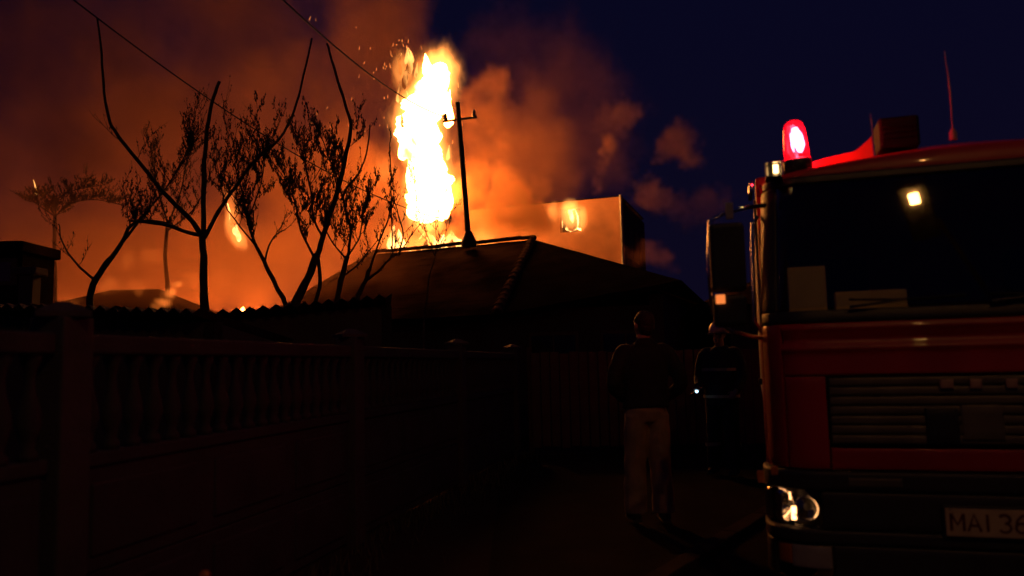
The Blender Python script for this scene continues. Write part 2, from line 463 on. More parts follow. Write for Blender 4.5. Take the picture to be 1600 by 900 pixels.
def cap_tiles(P0, P1, n, r=.12, mesh=[None]):
    d = (P1 - P0); L = d.length; d.normalize()
    for i in range(n):
        if mesh[0] is None:
            bm = bmesh.new(); rr = []
            for (yy, ro) in ((0, 1.0), (1, .82)):
                for q in (1.0, .86):
                    rr.append([bm.verts.new((math.cos(a) * r * ro * q, yy, math.sin(a) * r * ro * q * .8)) for a in [PI * k / 6 for k in range(7)]])
            for k in range(6):
                bm.faces.new((rr[0][k], rr[0][k + 1], rr[2][k + 1], rr[2][k])); bm.faces.new((rr[1][k], rr[3][k], rr[3][k + 1], rr[1][k + 1]))
                bm.faces.new((rr[0][k], rr[1][k], rr[1][k + 1], rr[0][k + 1])); bm.faces.new((rr[2][k], rr[2][k + 1], rr[3][k + 1], rr[3][k]))
            o = obj('ridge_tile', bm, M['tile'], house); mesh[0] = o.data
        else:
            o = bpy.data.objects.new('ridge_tile', mesh[0]); COL.objects.link(o); o.parent = house
        y = d; x = y.cross(Vector((0, 0, 1))).normalized(); z = x.cross(y)
        mt = Matrix((x, y * (L / n + .05), z)).transposed().to_4x4(); mt.translation = P0 + d * (L * i / n) + z * (.03 + R.uniform(0, .03))
        o.matrix_world = mt
cap_tiles(C1, Ax, 20)
cap_tiles(Ax, RL, 14)
cap_tiles(C0, RL, 18)
def wallseg(a, b, z, nm='wall', th=.25, m=None, par=None):
    bm = bmesh.new(); a = Vector((a[0], a[1], 0)); b = Vector((b[0], b[1], 0)); d = (b - a).normalized()
    n = Vector((d.y, -d.x, 0))
    poly_slab(bm, [a, b, b + Vector((0, 0, z)), a + Vector((0, 0, z))], th, n)
    return obj(nm, bm, m or M['dark_plaster'], par or house)
i1, i2, i0 = Vector((-.1, 15.05, 0)), Vector((2.8, 14.6, 0)), Vector((-5.0, 17.0, 0))
wallseg(i0, i1, 2.3); wallseg(i1, i2, 2.4); wallseg(i2, (5.3, 22.3), 2.6); wallseg((5.3, 22.3), (-5.3, 27.1), 2.3); wallseg((-5.3, 27.1), i0, 2.2)
dd = (i2 - i1).normalized()
for k, s in enumerate((.4, 1.75)):
    p = i1 + dd * s
    mt = Matrix.Translation(p) @ Matrix.Rotation(math.atan2(dd.y, dd.x), 4, 'Z')
    f_ = obj('window', BX(0, .95, -.05, .02, .95, 1.95, bev=.01), M['wood'], house); f_.matrix_world = mt
    for q in (0, 1):
        pn = obj('pane', BX(.06 + q * .43, .46 + q * .43, -.066, -.052, 1.02, 1.88), mat('night_pane', (.02, .02, .025), .1), f_)
# boot and service mast with its cross arm, standing on the ridge
mb = at(733, 384, 20.6); mt_ = at(715, 160, 20.6)
mb.z = 4.60
mast = thing('service_mast', 'thin electricity mast with a cross arm standing on the house ridge', 'mast', mb)
r_ = mt_ - mb
bm = bmesh.new(); tube(bm, [Vector((0, 0, -.1)), r_ * .5, r_], [.075, .068, .058], 10); obj('pole', bm, M['rust'], mast, smooth=True)
bm = bmesh.new(); lathe(bm, [(.20, -.12), (.20, .02), (.11, .22), (.08, .28)], 12); obj('boot', bm, M['rust'], mast)
ca, cb = at(692, 190, 20.6) - mb, at(745, 183, 20.6) - mb
bm = bmesh.new(); tube(bm, [ca, cb], [.035, .035], 6); obj('cross_arm', bm, M['rust'], mast)
ins_me = None
for q in (.08, .92):
    p = ca.lerp(cb, q)
    bm = bmesh.new(); lathe(bm, [(.02, 0), (.02, .05), (.06, .06), (.065, .11), (.04, .13), (.055, .16), (.035, .21), (.01, .24)], 10)
    o = obj('insulator', bm, M['porcelain'], mast, p + Vector((0, 0, -.02)), smooth=True)
def cable(label, P0, P1, sag, r=.012):
    n = 40; pts = []
    for i in range(n + 1):
        s = i / n; p = P0.lerp(P1, s); p.z -= sag * 4 * s * (1 - s); pts.append(p)
    bm = bmesh.new(); tube(bm, pts, [r] * (n + 1), 5)
    return tag(obj('overhead_wire', bm, M['wire']), label, 'wire')
cable('dark overhead wire from the cross arm to the top edge left of the flame', at(697, 183, 20.6), at(330, -110, 8.5), .35, .014)
cable('thin overhead wire crossing above the bare trees at upper left', at(705, 345, 20.6), at(20, -75, 9.0), .55, .011)

# ============================================================ BURNING BUILDING
bb = thing('burning_building', 'tall pale walled building with fire inside its upper windows', 'building', (0, 0, 0))
W0, W1 = Vector((-1.6, 29.9, 0)), Vector((4.02, 28.0, 0)); HZ = 7.30
wd = (W1 - W0); WL = wd.length; wd.normalize(); wn = Vector((wd.y, -wd.x, 0))
Mb = Matrix((wd, -wn, Vector((0, 0, 1)))).transposed().to_4x4(); Mb.translation = W0   # local x along, y inwards, z up
def bpart(nm, bm, m): o = obj(nm, bm, m, bb); o.matrix_world = Mb; return o
openings = [(3.62, 4.40, 6.15, 7.04)]
xs = sorted({0.0, WL} | {v for o in openings for v in o[:2]})
bm = bmesh.new()
for a, b in zip(xs[:-1], xs[1:]):
    op = [o for o in openings if o[0] <= a + 1e-6 and b <= o[1] + 1e-6]
    if op: box(bm, a, b, 0, .28, 0, op[0][2]); box(bm, a, b, 0, .28, op[0][3], HZ)
    else: box(bm, a, b, 0, .28, 0, HZ)
bmesh.ops.remove_doubles(bm, verts=bm.verts, dist=1e-4)
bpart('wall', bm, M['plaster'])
for o in openings:
    bm = bmesh.new(); x0, x1, z0, z1 = o
    box(bm, x0, x0 + .05, .08, .14, z0, z1); box(bm, x1 - .05, x1, .08, .14, z0, z1)
    box(bm, x0 + .05, x1 - .05, .08, .14, z0, z0 + .05); box(bm, x0 + .05, x1 - .05, .08, .14, z1 - .05, z1)
    box(bm, (x0 + x1) / 2 - .02, (x0 + x1) / 2 + .02, .09, .13, z0 + .05, z1 - .05)
    bm.free()
bpart('roof', BX(-.02, WL - .02, .05, 5.0, HZ + .003, HZ + .05, bev=.01), M['roof'])
bpart('corner_strip', BX(WL - .20, WL + .02, -.04, .001, 0, HZ - .02, bev=.01), M['plaster'])
bm = bmesh.new(); tube(bm, [(WL - .02, -.09, 0), (WL - .02, -.09, HZ + .05)], [.05, .05], 8); bpart('downpipe', bm, M['steel'])
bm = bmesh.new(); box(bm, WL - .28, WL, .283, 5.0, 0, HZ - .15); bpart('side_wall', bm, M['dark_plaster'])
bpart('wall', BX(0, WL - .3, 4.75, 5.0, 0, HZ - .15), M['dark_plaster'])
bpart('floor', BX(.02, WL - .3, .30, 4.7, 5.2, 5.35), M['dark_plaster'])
for k in range(3):
    bpart('window', BX(WL + .001, WL + .04, 1.0 + k * 1.35, 1.8 + k * 1.35, 5.2, 6.4, bev=.01), M['wood'])
# torn curtain strips hanging in the bright window
for x in (3.70, 4.12, 4.30):
    bm = bmesh.new(); pts = [(x + .05 * math.sin(z * 5), .18 + .02 * math.cos(z * 9), z) for z in [7.0 - i * .14 for i in range(6)]]
    tube(bm, pts, None, 6, True, [(.06, .006)] * 6); bpart('curtain', bm, M['dark_plaster'])

# lower neighbouring roofs, hidden mostly by smoke and branches at left
def far_house(label, x0, x1, Y, ze, zr, dep=7, m='dark_plaster'):
    t = thing('far_house', label, 'house', (0, 0, 0))
    obj('wall', BX(x0, x1, Y, Y + dep, 0, ze), M[m], t)
    bm = bmesh.new(); e = .4
    vs = [bm.verts.new(p) for p in ((x0 - e, Y - e, ze + .003), (x1 + e, Y - e, ze + .003), (x1 + e, Y + dep + e, ze + .003), (x0 - e, Y + dep + e, ze + .003), (x0 + 2.2, Y + dep / 2, zr), (x1 - 2.2, Y + dep / 2, zr))]
    for q in ((0, 1, 5, 4), (1, 2, 5), (2, 3, 4, 5), (3, 0, 4), (3, 2, 1, 0)): bm.faces.new([vs[i] for i in q])
    obj('roof', bm, M['roof'], t)
    for k in range(2):
        wx = x0 + (x1 - x0) * (.3 + .4 * k)
        f_ = obj('window', BX(wx - .5, wx + .5, Y - .03, Y + .03, 1.0, 2.2, bev=.01), M['wood'], t)
        obj('pane', BX(wx - .43, wx + .43, Y - .045, Y - .032, 1.07, 2.13), bpy.data.materials['night_pane'], f_)
    return t
far_house('low dark house with hipped roof behind the bare trees at left', -14.5, -8.6, 20.5, 2.5, 3.9)
far_house('dark low house with hipped roof behind the firefighter at the end of the lane', 4.3, 11.5, 15.6, 2.4, 3.5)

# ============================================================ FLAMES
def blob_flame(bm, prof, rough=.25, seg=26, rows=44, freq=1.3, seed=0, flat=.75):
    """prof: list of (x, y, z, r); closed ragged column"""
    rings = []
    n = len(prof)
    for j in range(rows + 1):
        s = j / rows * (n - 1); i = min(int(s), n - 2); f = s - i; f = f * f * (3 - 2 * f) * .5 + f * .5
        a, b = prof[i], prof[i + 1]
        c = [a[k] + (b[k] - a[k]) * f for k in range(4)]
        ring = []
        for k in range(seg):
            th = 2 * PI * k / seg
            d = Vector((math.cos(th), math.sin(th) * flat, 0))
            q = Vector((c[0] + d.x * c[3], c[1] + d.y * c[3], c[2] * .8)) * freq + Vector((seed, seed, 0))
            nz = mn.fractal(q, 1.0, 2.1, 4)
            nz2 = mn.noise(q * 4.3) * .25
            rr = max(c[3] * (1 + rough * (nz * 1.7 + nz2)), .01)
            ring.append(bm.verts.new((c[0] + d.x * rr, c[1] + d.y * rr, c[2] + .18 * nz2)))
        rings.append(ring)
    for j in range(rows):
        for k in range(seg):
            bm.faces.new((rings[j][k], rings[j][(k + 1) % seg], rings[j + 1][(k + 1) % seg], rings[j + 1][k]))
    bm.faces.new(list(reversed(rings[0]))); bm.faces.new(rings[-1])
def prof_px(rows, D):
    """rows: (y, xleft, xright) in the photograph at depth D"""
    out = []
    for y, xl, xr in rows:
        a, b = at(xl, y, D), at(xr, y, D); c = (a + b) / 2
        out.append((c.x, c.y, c.z, (b - a).length / 2))
    return out
DF = 25.5
col = thing('flame_column', 'tall white hot column of flame rising beside the mast', 'flame', (0, 0, 0), group=None)
main = [(348, 655, 668), (344, 650, 682), (330, 641, 697), (305, 634, 705), (285, 636, 708), (265, 648, 703), (245, 640, 698), (225, 629, 692), (205, 622, 690),
        (185, 621, 690), (165, 630, 697), (150, 640, 703), (135, 650, 705), (120, 658, 706), (108, 668, 705), (101, 678, 698), (98, 685, 692)]
bm = bmesh.new(); blob_flame(bm, [(x, y, z, q * .86) for x, y, z, q in prof_px(main, DF)], .30, 72, 190, 2.6, 3.1)
obj('flame_core', bm, M['flame'], col)
def tongue(px, py, hpx, wpx, D, lean=0.0, m='flame_mid', parent=None, name='flame_tongue', seed=None, rough=.35):
    """one pointed tongue, base at (px, py)"""
    rows = []
    for q, ww in ((0, .15), (.08, .8), (.22, 1.0), (.42, .8), (.62, .5), (.82, .24), (.95, .08), (1.0, .02)):
        y = py - hpx * q; x = px + lean * hpx * q * q
        rows.append((y, x - wpx * ww / 2, x + wpx * ww / 2))
    bm = bmesh.new(); blob_flame(bm, prof_px(rows, D), rough, 12, 18, 2.0, seed if seed is not None else R.uniform(0, 50))
    return obj(name, bm, M[m], parent)
for (x, y, h, wd_, ln) in ((612, 392, 40, 18, .1), (626, 388, 30, 20, -.1), (668, 386, 30, 30, 0), (705, 388, 30, 30, 0), (690, 386, 20, 20, 0)):
    tongue(x, y, h, wd_, DF + .6, ln, 'flame_mid', col, 'flame_tongue')
# curling wisps at the head of the column and along its edges
for (x, y, h, wd_, ln) in ((632, 140, 48, 9, .15), (641, 118, 42, 8, -.1), (626, 118, 30, 6, -.2), (634, 100, 26, 5, .1), (645, 98, 24, 6, -.3), (622, 160, 34, 6, .1), (650, 122, 24, 7, .1),
                          (629, 200, 34, 8, -.1), (641, 172, 30, 9, -.2), (700, 250, 22, 5, .1), (625, 95, 12, 4, .2), (638, 86, 14, 4, -.2)):
    tongue(x, y, h, wd_, DF - .3 + R.uniform(-.4, .4), ln, 'wisp', col, 'flame_wisp', rough=.5)
for (x, y, h, wd_, ln) in ((640, 250, 60, 20, -.1), (700, 200, 60, 16, .05), (650, 345, 60, 26, -.05), (690, 345, 60, 24, .05), (668, 120, 36, 22, -.1), (630, 250, 36, 14, -.15), (701, 330, 50, 14, .05), (640, 300, 60, 16, 0)):
    tongue(x, y, h, wd_, DF - .2, ln, 'flame', col, 'flame_tongue')
# low fire behind the ridge
low = thing('roof_fire', 'low yellow fire burning along the house ridge under the column', 'flame', (0, 0, 0))
for (x, y, h, wd_, ln) in ((664, 402, 30, 16, .1), (676, 400, 22, 14, -.1), (690, 402, 36, 20, .1), (706, 400, 28, 22, 0), (718, 400, 22, 18, .1), (655, 402, 18, 12, 0), (735, 396, 24, 14, .1),
                          (640, 404, 16, 12, 0)):
    tongue(x, y, h, wd_, 23.6 + R.uniform(-.3, .3), ln, 'flame_mid', low, 'flame_tongue')
f2 = thing('flame_burst', 'small orange flame showing through the branches left of the column', 'flame', (0, 0, 0))
for (x, y, h, wd_, ln) in ((374, 378, 30, 9, -.3), (362, 352, 34, 7, -.2), (368, 366, 22, 8, .1)):
    tongue(x, y, h, wd_, 22.5 + R.uniform(-.3, .3), ln, 'flame_small', f2, 'flame_tongue')
f3 = thing('flame_ember_bed', 'dull orange fire low behind the left tree trunk', 'flame', (0, 0, 0))
f4 = thing('flame_window', 'bright yellow fire filling the upper window of the pale building', 'flame', (0, 0, 0))
for (x, y, h, wd_, ln) in ((892, 362, 44, 24, 0), (884, 358, 34, 18, .1), (901, 356, 30, 16, -.1)):
    tongue(x, y, h, wd_, 29.2, ln, 'flame_small', f4, 'flame_tongue')
tg = tongue(57, 306, 24, 7, 24, -.2, 'wisp', None, 'flame_flicker'); tag(tg, 'tiny orange flame high above the far left edge', 'flame')

def gas(name, blobs, lo, hi, res, strength, colr, parent, warp=.9):
    me = bpy.data.meshes.new(name); o = bpy.data.objects.new(name, me); COL.objects.link(o); o.parent = parent
    g = bpy.data.node_groups.new(name, 'GeometryNodeTree')
    g.interface.new_socket('Geometry', in_out='INPUT', socket_type='NodeSocketGeometry')
    g.interface.new_socket('Geometry', in_out='OUTPUT', socket_type='NodeSocketGeometry')
    N = g.nodes.new; L = g.links.new
    out = N('NodeGroupOutput'); vc = N('GeometryNodeVolumeCube'); sm = N('GeometryNodeSetMaterial'); pos = N('GeometryNodeInputPosition')
    mp = N('ShaderNodeVectorMath'); mp.operation = 'MULTIPLY'; mp.inputs[1].default_value = (1, 1, .40); L(pos.outputs[0], mp.inputs[0])
    n1 = N('ShaderNodeTexNoise'); n1.inputs['Scale'].default_value = 2.1; n1.inputs['Detail'].default_value = 6; n1.inputs['Roughness'].default_value = .65; L(mp.outputs[0], n1.inputs['Vector'])
    sub = N('ShaderNodeVectorMath'); sub.operation = 'SUBTRACT'; sub.inputs[1].default_value = (.5, .5, .5); L(n1.outputs['Color'], sub.inputs[0])
    scl = N('ShaderNodeVectorMath'); scl.operation = 'SCALE'; scl.inputs['Scale'].default_value = warp; L(sub.outputs[0], scl.inputs[0])
    ad = N('ShaderNodeVectorMath'); ad.operation = 'ADD'; L(pos.outputs[0], ad.inputs[0]); L(scl.outputs[0], ad.inputs[1])
    acc = None
    for (x, y, z, rx, ry, rz, dn) in blobs:
        a = N('ShaderNodeVectorMath'); a.operation = 'SUBTRACT'; a.inputs[1].default_value = (x, y, z); L(ad.outputs[0], a.inputs[0])
        b = N('ShaderNodeVectorMath'); b.operation = 'DIVIDE'; b.inputs[1].default_value = (rx, ry, rz); L(a.outputs[0], b.inputs[0])
        c = N('ShaderNodeVectorMath'); c.operation = 'LENGTH'; L(b.outputs[0], c.inputs[0])
        m = N('ShaderNodeMapRange'); m.interpolation_type = 'SMOOTHSTEP'
        m.inputs[1].default_value = 1.0; m.inputs[2].default_value = .35; m.inputs[3].default_value = 0; m.inputs[4].default_value = dn
        L(c.outputs['Value'], m.inputs[0])
        if acc is None: acc = m.outputs[0]
        else:
            q = N('ShaderNodeMath'); q.operation = 'MAXIMUM'; L(acc, q.inputs[0]); L(m.outputs[0], q.inputs[1]); acc = q.outputs[0]
    L(acc, vc.inputs['Density']); vc.inputs['Min'].default_value = lo; vc.inputs['Max'].default_value = hi
    for ax, rs in zip('XYZ', res): vc.inputs['Resolution ' + ax].default_value = rs
    m = bpy.data.materials.new(name); m.use_nodes = True; n = m.node_tree; n.nodes.clear()
    mo = n.nodes.new('ShaderNodeOutputMaterial'); em = n.nodes.new('ShaderNodeEmission'); vi = n.nodes.new('ShaderNodeVolumeInfo')
    em.inputs[0].default_value = (*colr, 1); ml = n.nodes.new('ShaderNodeMath'); ml.operation = 'MULTIPLY'; ml.inputs[1].default_value = strength
    n.links.new(vi.outputs['Density'], ml.inputs[0]); n.links.new(ml.outputs[0], em.inputs[1]); n.links.new(em.outputs[0], mo.inputs['Volume'])
    sm.inputs['Material'].default_value = m; me.materials.append(m)
    L(vc.outputs[0], sm.inputs['Geometry']); L(sm.outputs[0], out.inputs[0])
    o.modifiers.new(name, 'NODES').node_group = g; o['kind'] = 'stuff'
    return o
def gb(px, py, D, wpx, hpx, dep, dn):
    c = at(px, py, D); q = D / FPX; return (c.x, c.y, c.z, wpx * q, dep, hpx * q, dn)
blobs = [gb((xl + xr) / 2, y, DF, (xr - xl) / 2 + 19, 30, 1.05, 1.0) for y, xl, xr in main[1:-1]]
blobs += [gb((xl + xr) / 2, y, DF, (xr - xl) / 2 + 32, 40, 1.3, .12) for y, xl, xr in main[1:-1:2]]
blobs += [gb(630, 112, DF, 17, 46, .5, .40), gb(640, 95, DF, 12, 26, .4, .3), gb(638, 160, DF, 20, 34, .5, .5), gb(668, 384, DF, 60, 26, .9, .7), gb(706, 384, DF, 46, 24, .8, .75), gb(620, 378, DF, 44, 34, .8, .22), gb(748, 378, DF, 40, 24, .8, .25), gb(604, 262, DF, 26, 30, .6, .10)]
gas('burning_gas', blobs, (-6.2, 24.0, 4.6), (.2, 27.0, 13.6), (150, 56, 200), 4.2, (1, .30, .05), col, 1.35)
gas('flame_gas', [gb(364, 345, 22.5, 17, 42, .4, .5), gb(376, 372, 22.5, 14, 22, .4, .6), gb(356, 310, 22.5, 9, 22, .3, .3)], (-9.4, 21.7, 3.8), (-6.8, 23.3, 7.6), (60, 36, 90), 6.0, (1, .25, .04), f2, .9)

gas('flame_gas', [gb(256, 472, 16, 14, 10, .4, .7), gb(266, 458, 16, 12, 12, .4, .8), gb(278, 446, 16, 11, 9, .4, .5), gb(246, 480, 16, 10, 8, .3, .5)], (-7.8, 15.3, 2.2), (-6.2, 16.7, 3.6), (60, 44, 56), 2.2, (1, .22, .03), f3, .5)
gas('flame_gas', [gb(198, 408, 19, 14, 16, .5, .30), (gb(172, 446, 19, 22, 12, .5, .30)), gb(238, 400, 19, 18, 12, .5, .16), gb(214, 448, 19, 16, 16, .5, .28), gb(300, 436, 19, 16, 18, .5, .25), gb(345, 432, 19, 20, 26, .5, .16), gb(110, 466, 19, 22, 9, .5, .22), gb(395, 370, 19, 20, 40, .5, .10)], (-12.2, 18.0, 1.9), (-5.4, 20.0, 5.6), (150, 44, 84), 1.6, (1, .20, .025), f3, .9)
gas('flame_gas', [gb(892, 334, 28.3, 22, 30, .5, 1), gb(864, 330, 28.6, 12, 20, .3, .35), gb(905, 340, 28.3, 16, 28, .4, .7)], (.6, 27.6, 5.4), (3.2, 28.9, 8.2), (70, 40, 80), 4.0, (1, .36, .07), f4, .45)

# fires added behind sheds and roofs as light sources for the smoke
for (x, y, z, rr, hh, lb) in ((3.2, 32.2, 6.7, .55, 1.0, 'unseen fire added behind the top edge of the pale walled building to light the smoke'), (-16.5, 31, .8, 1.1, 2.8, 'unseen fire added behind the low dark house at far left to light the smoke'), (-10.8, 31.5, .8, 1.2, 3.1, 'unseen fire added behind the dark shed roofs and the forked tree to light the smoke'), (-6.6, 29.5, 1.0, 1.0, 3.2, 'low fire added behind the ridge left of the column to light the smoke')):
    bm = bmesh.new(); blob_flame(bm, [(x, y, z, rr * .5), (x, y, z + hh * .25, rr), (x + .1, y, z + hh * .55, rr * .8), (x, y, z + hh * .85, rr * .35), (x, y, z + hh, .03)], .35, 16, 24, 1.2, x)
    tag(obj('added_fire', bm, M['flame'] if x > -8 else M['added_fire_far'] if x > -12 else M['added_fire_low'], None), lb, 'flame')

# flying sparks
bm = bmesh.new()
for (x0, x1, y0, y1, n) in ((560, 625, 40, 130, 13), (600, 665, 60, 170, 14), (700, 740, 120, 260, 8), (560, 640, 180, 330, 14), (480, 620, 20, 200, 10)):
    for i in range(n):
        p = at(R.uniform(x0, x1), R.uniform(y0, y1), R.uniform(23, 27)); l = R.uniform(.04, .16); r = R.uniform(.007, .015)
        d = Vector((R.gauss(0, .25), R.gauss(0, .25), 1)).normalized()
        tube(bm, [p, p + d * l], [r, r * .5], 4)
tag(obj('sparks', bm, M['ember']), kind='stuff')

# ============================================================ SMOKE (one volume, density computed on a grid)
PUFFS = []   # (x, y, z, rx, ry, rz, density)
def puff(px, py, D, wpx, hpx, dep, dens):
    c = at(px, py, D); s = D / FPX
    PUFFS.append((c.x, c.y, c.z, wpx * s, dep, hpx * s, dens))
    # wide banks are warped coarsely, small puffs finely
# great bank of smoke drifting left
puff(330, 240, 33, 430, 330, 6, .38); puff(60, 260, 33, 420, 420, 6, .30); puff(-300, 200, 34, 420, 480, 7, .22)
puff(590, 60, 32, 110, 230, 5, .32); puff(540, 330, 29, 170, 150, 4, .45); puff(300, 430, 27, 330, 110, 4, .40); puff(100, 440, 27, 260, 90, 4, .34)
puff(250, 20, 33, 380, 240, 5, .30); puff(0, 60, 33, 340, 240, 5, .32); puff(330, 30, 33, 200, 200, 4, .3); puff(655, 380, 25.0, 110, 60, 1.6, .9)
# boiling puffs right of the column
puff(760, 160, 29, 58, 70, 2.0, .95); puff(735, 270, 28, 95, 110, 2.4, .8); puff(800, 250, 30, 100, 110, 2.8, .36); puff(800, 335, 26.4, 95, 50, 1.5, 1.7)
puff(865, 352, 26.4, 70, 34, 1.2, 1.3); puff(715, 365, 25.3, 90, 44, 1.6, 1.7); puff(930, 398, 25.6, 90, 22, 1.0, .8); puff(830, 300, 27.4, 50, 34, 1.1, 1.3)
puff(430, 415, 17.0, 300, 90, 2.95, .32); puff(160, 400, 16.5, 280, 120, 2.95, .30)
puff(770, 345, 25.6, 80, 48, 1.3, 3.0); puff(832, 350, 26.2, 62, 44, 1.3, 4.0); puff(745, 310, 26, 70, 60, 1.5, 2.0); puff(838, 318, 27.0, 42, 40, 1.2, 3.0); puff(800, 300, 27.0, 50, 40, 1.2, 2.0); puff(900, 380, 26.3, 60, 24, 1.1, 1.4)
puff(942, 278, 28.0, 30, 44, 1.0, 2.2); puff(950, 235, 28.5, 22, 30, .8, 1.2); puff(965, 190, 30, 42, 44, 1.4, .62); puff(1062, 228, 30, 38, 44, 1.4, .9); puff(1015, 300, 29.5, 60, 46, 1.4, .55)
puff(880, 200, 33, 110, 130, 2.8, .17); puff(1010, 400, 25.5, 46, 22, .9, .5); puff(830, 90, 34, 160, 110, 3, .09); puff(1090, 330, 31, 60, 60, 2, .22)
def smoke():
    gx0, gx1, gy0, gy1, gz0, gz1 = -26, 11, 12.0, 40, .2, 19
    me = bpy.data.meshes.new('smoke'); o = bpy.data.objects.new('smoke', me); COL.objects.link(o)
    g = bpy.data.node_groups.new('smoke_grid', 'GeometryNodeTree')
    g.interface.new_socket('Geometry', in_out='INPUT', socket_type='NodeSocketGeometry')
    g.interface.new_socket('Geometry', in_out='OUTPUT', socket_type='NodeSocketGeometry')
    N = g.nodes.new; L = g.links.new
    out = N('NodeGroupOutput'); vc = N('GeometryNodeVolumeCube'); sm = N('GeometryNodeSetMaterial')
    pos = N('GeometryNodeInputPosition')
    n1 = N('ShaderNodeTexNoise'); n1.inputs['Scale'].default_value = .42; n1.inputs['Detail'].default_value = 6; n1.inputs['Roughness'].default_value = .62
    L(pos.outputs[0], n1.inputs['Vector'])
    # displaced position
    sub = N('ShaderNodeVectorMath'); sub.operation = 'SUBTRACT'; sub.inputs[1].default_value = (.5, .5, .5); L(n1.outputs['Color'], sub.inputs[0])
    scl = N('ShaderNodeVectorMath'); scl.operation = 'SCALE'; scl.inputs['Scale'].default_value = 5.2; L(sub.outputs[0], scl.inputs[0])
    ad = N('ShaderNodeVectorMath'); ad.operation = 'ADD'; L(pos.outputs[0], ad.inputs[0]); L(scl.outputs[0], ad.inputs[1])
    n3 = N('ShaderNodeTexNoise'); n3.inputs['Scale'].default_value = .95; n3.inputs['Detail'].default_value = 5; n3.inputs['Roughness'].default_value = .6
    L(pos.outputs[0], n3.inputs['Vector'])
    sb3 = N('ShaderNodeVectorMath'); sb3.operation = 'SUBTRACT'; sb3.inputs[1].default_value = (.5, .5, .5); L(n3.outputs['Color'], sb3.inputs[0])
    sc3 = N('ShaderNodeVectorMath'); sc3.operation = 'SCALE'; sc3.inputs['Scale'].default_value = 2.4; L(sb3.outputs[0], sc3.inputs[0])
    ad3 = N('ShaderNodeVectorMath'); ad3.operation = 'ADD'; L(pos.outputs[0], ad3.inputs[0]); L(sc3.outputs[0], ad3.inputs[1])
    vo = N('ShaderNodeTexVoronoi'); vo.feature = 'SMOOTH_F1'; vo.inputs['Scale'].default_value = .62; vo.inputs['Smoothness'].default_value = .35
    L(ad3.outputs[0], vo.inputs['Vector'])
    v2 = N('ShaderNodeTexVoronoi'); v2.feature = 'SMOOTH_F1'; v2.inputs['Scale'].default_value = 1.7; v2.inputs['Smoothness'].default_value = .35
    L(ad3.outputs[0], v2.inputs['Vector'])
    e1 = N('ShaderNodeMath'); e1.operation = 'MULTIPLY'; e1.inputs[1].default_value = .78; L(vo.outputs['Distance'], e1.inputs[0])
    e2 = N('ShaderNodeMath'); e2.operation = 'MULTIPLY_ADD'; e2.inputs[1].default_value = .34; L(v2.outputs['Distance'], e2.inputs[0]); L(e1.outputs[0], e2.inputs[2])
    ero = e2.outputs[0]
    eh = N('ShaderNodeMath'); eh.operation = 'MULTIPLY'; eh.inputs[1].default_value = .38; L(ero, eh.inputs[0]); ero_half = eh.outputs[0]
    acc = None
    for (x, y, z, rx, ry, rz, dn) in PUFFS:
        if ry < 2.9: rx, ry, rz = rx * 1.42, ry * 1.2, rz * 1.42
        a = N('ShaderNodeVectorMath'); a.operation = 'SUBTRACT'; a.inputs[1].default_value = (x, y, z); L((ad3 if ry < 2.9 else ad).outputs[0], a.inputs[0])
        b = N('ShaderNodeVectorMath'); b.operation = 'DIVIDE'; b.inputs[1].default_value = (rx, ry, rz); L(a.outputs[0], b.inputs[0])
        c = N('ShaderNodeVectorMath'); c.operation = 'LENGTH'; L(b.outputs[0], c.inputs[0])
        k = N('ShaderNodeMath'); k.operation = 'ADD'; L(c.outputs['Value'], k.inputs[0]); L(ero if ry < 2.9 else ero_half, k.inputs[1])
        m = N('ShaderNodeMapRange'); m.interpolation_type = 'SMOOTHSTEP'
        m.inputs[1].default_value = 1.10; m.inputs[2].default_value = .90 if ry < 2.9 else .76; m.inputs[3].default_value = 0; m.inputs[4].default_value = dn
        L(k.outputs[0], m.inputs[0])
        if acc is None: acc = m.outputs[0]
        else:
            q = N('ShaderNodeMath'); q.operation = 'MAXIMUM'; L(acc, q.inputs[0]); L(m.outputs[0], q.inputs[1]); acc = q.outputs[0]
    # billow contrast inside
    n2 = N('ShaderNodeTexNoise'); n2.inputs['Scale'].default_value = .30; n2.inputs['Detail'].default_value = 7; n2.inputs['Roughness'].default_value = .6
    L(ad.outputs[0], n2.inputs['Vector'])
    m2 = N('ShaderNodeMapRange'); m2.inputs[1].default_value = .36; m2.inputs[2].default_value = .62; m2.inputs[3].default_value = .30; m2.inputs[4].default_value = 1.5
    L(n2.outputs[0], m2.inputs[0])
    pr = N('ShaderNodeMath'); pr.operation = 'MULTIPLY'; L(acc, pr.inputs[0]); L(m2.outputs[0], pr.inputs[1])
    L(pr.outputs[0], vc.inputs['Density'])
    vc.inputs['Min'].default_value = (gx0, gy0, gz0); vc.inputs['Max'].default_value = (gx1, gy1, gz1)
    vc.inputs['Resolution X'].default_value = 230; vc.inputs['Resolution Y'].default_value = 100; vc.inputs['Resolution Z'].default_value = 125
    m = bpy.data.materials.new('smoke'); m.use_nodes = True; n = m.node_tree; n.nodes.clear()
    mo = n.nodes.new('ShaderNodeOutputMaterial'); pv = n.nodes.new('ShaderNodeVolumePrincipled')
    pv.inputs['Color'].default_value = (.92, .43, .20, 1); pv.inputs['Density'].default_value = SMOKE_D; pv.inputs['Anisotropy'].default_value = .0
    n.links.new(pv.outputs[0], mo.inputs['Volume'])
    sm.inputs['Material'].default_value = m; me.materials.append(m)
    L(vc.outputs[0], sm.inputs['Geometry']); L(sm.outputs[0], out.inputs[0])
    md = o.modifiers.new('smoke', 'NODES'); md.node_group = g
    o['kind'] = 'stuff'
    return o
SMOKE_D = .42
smoke()

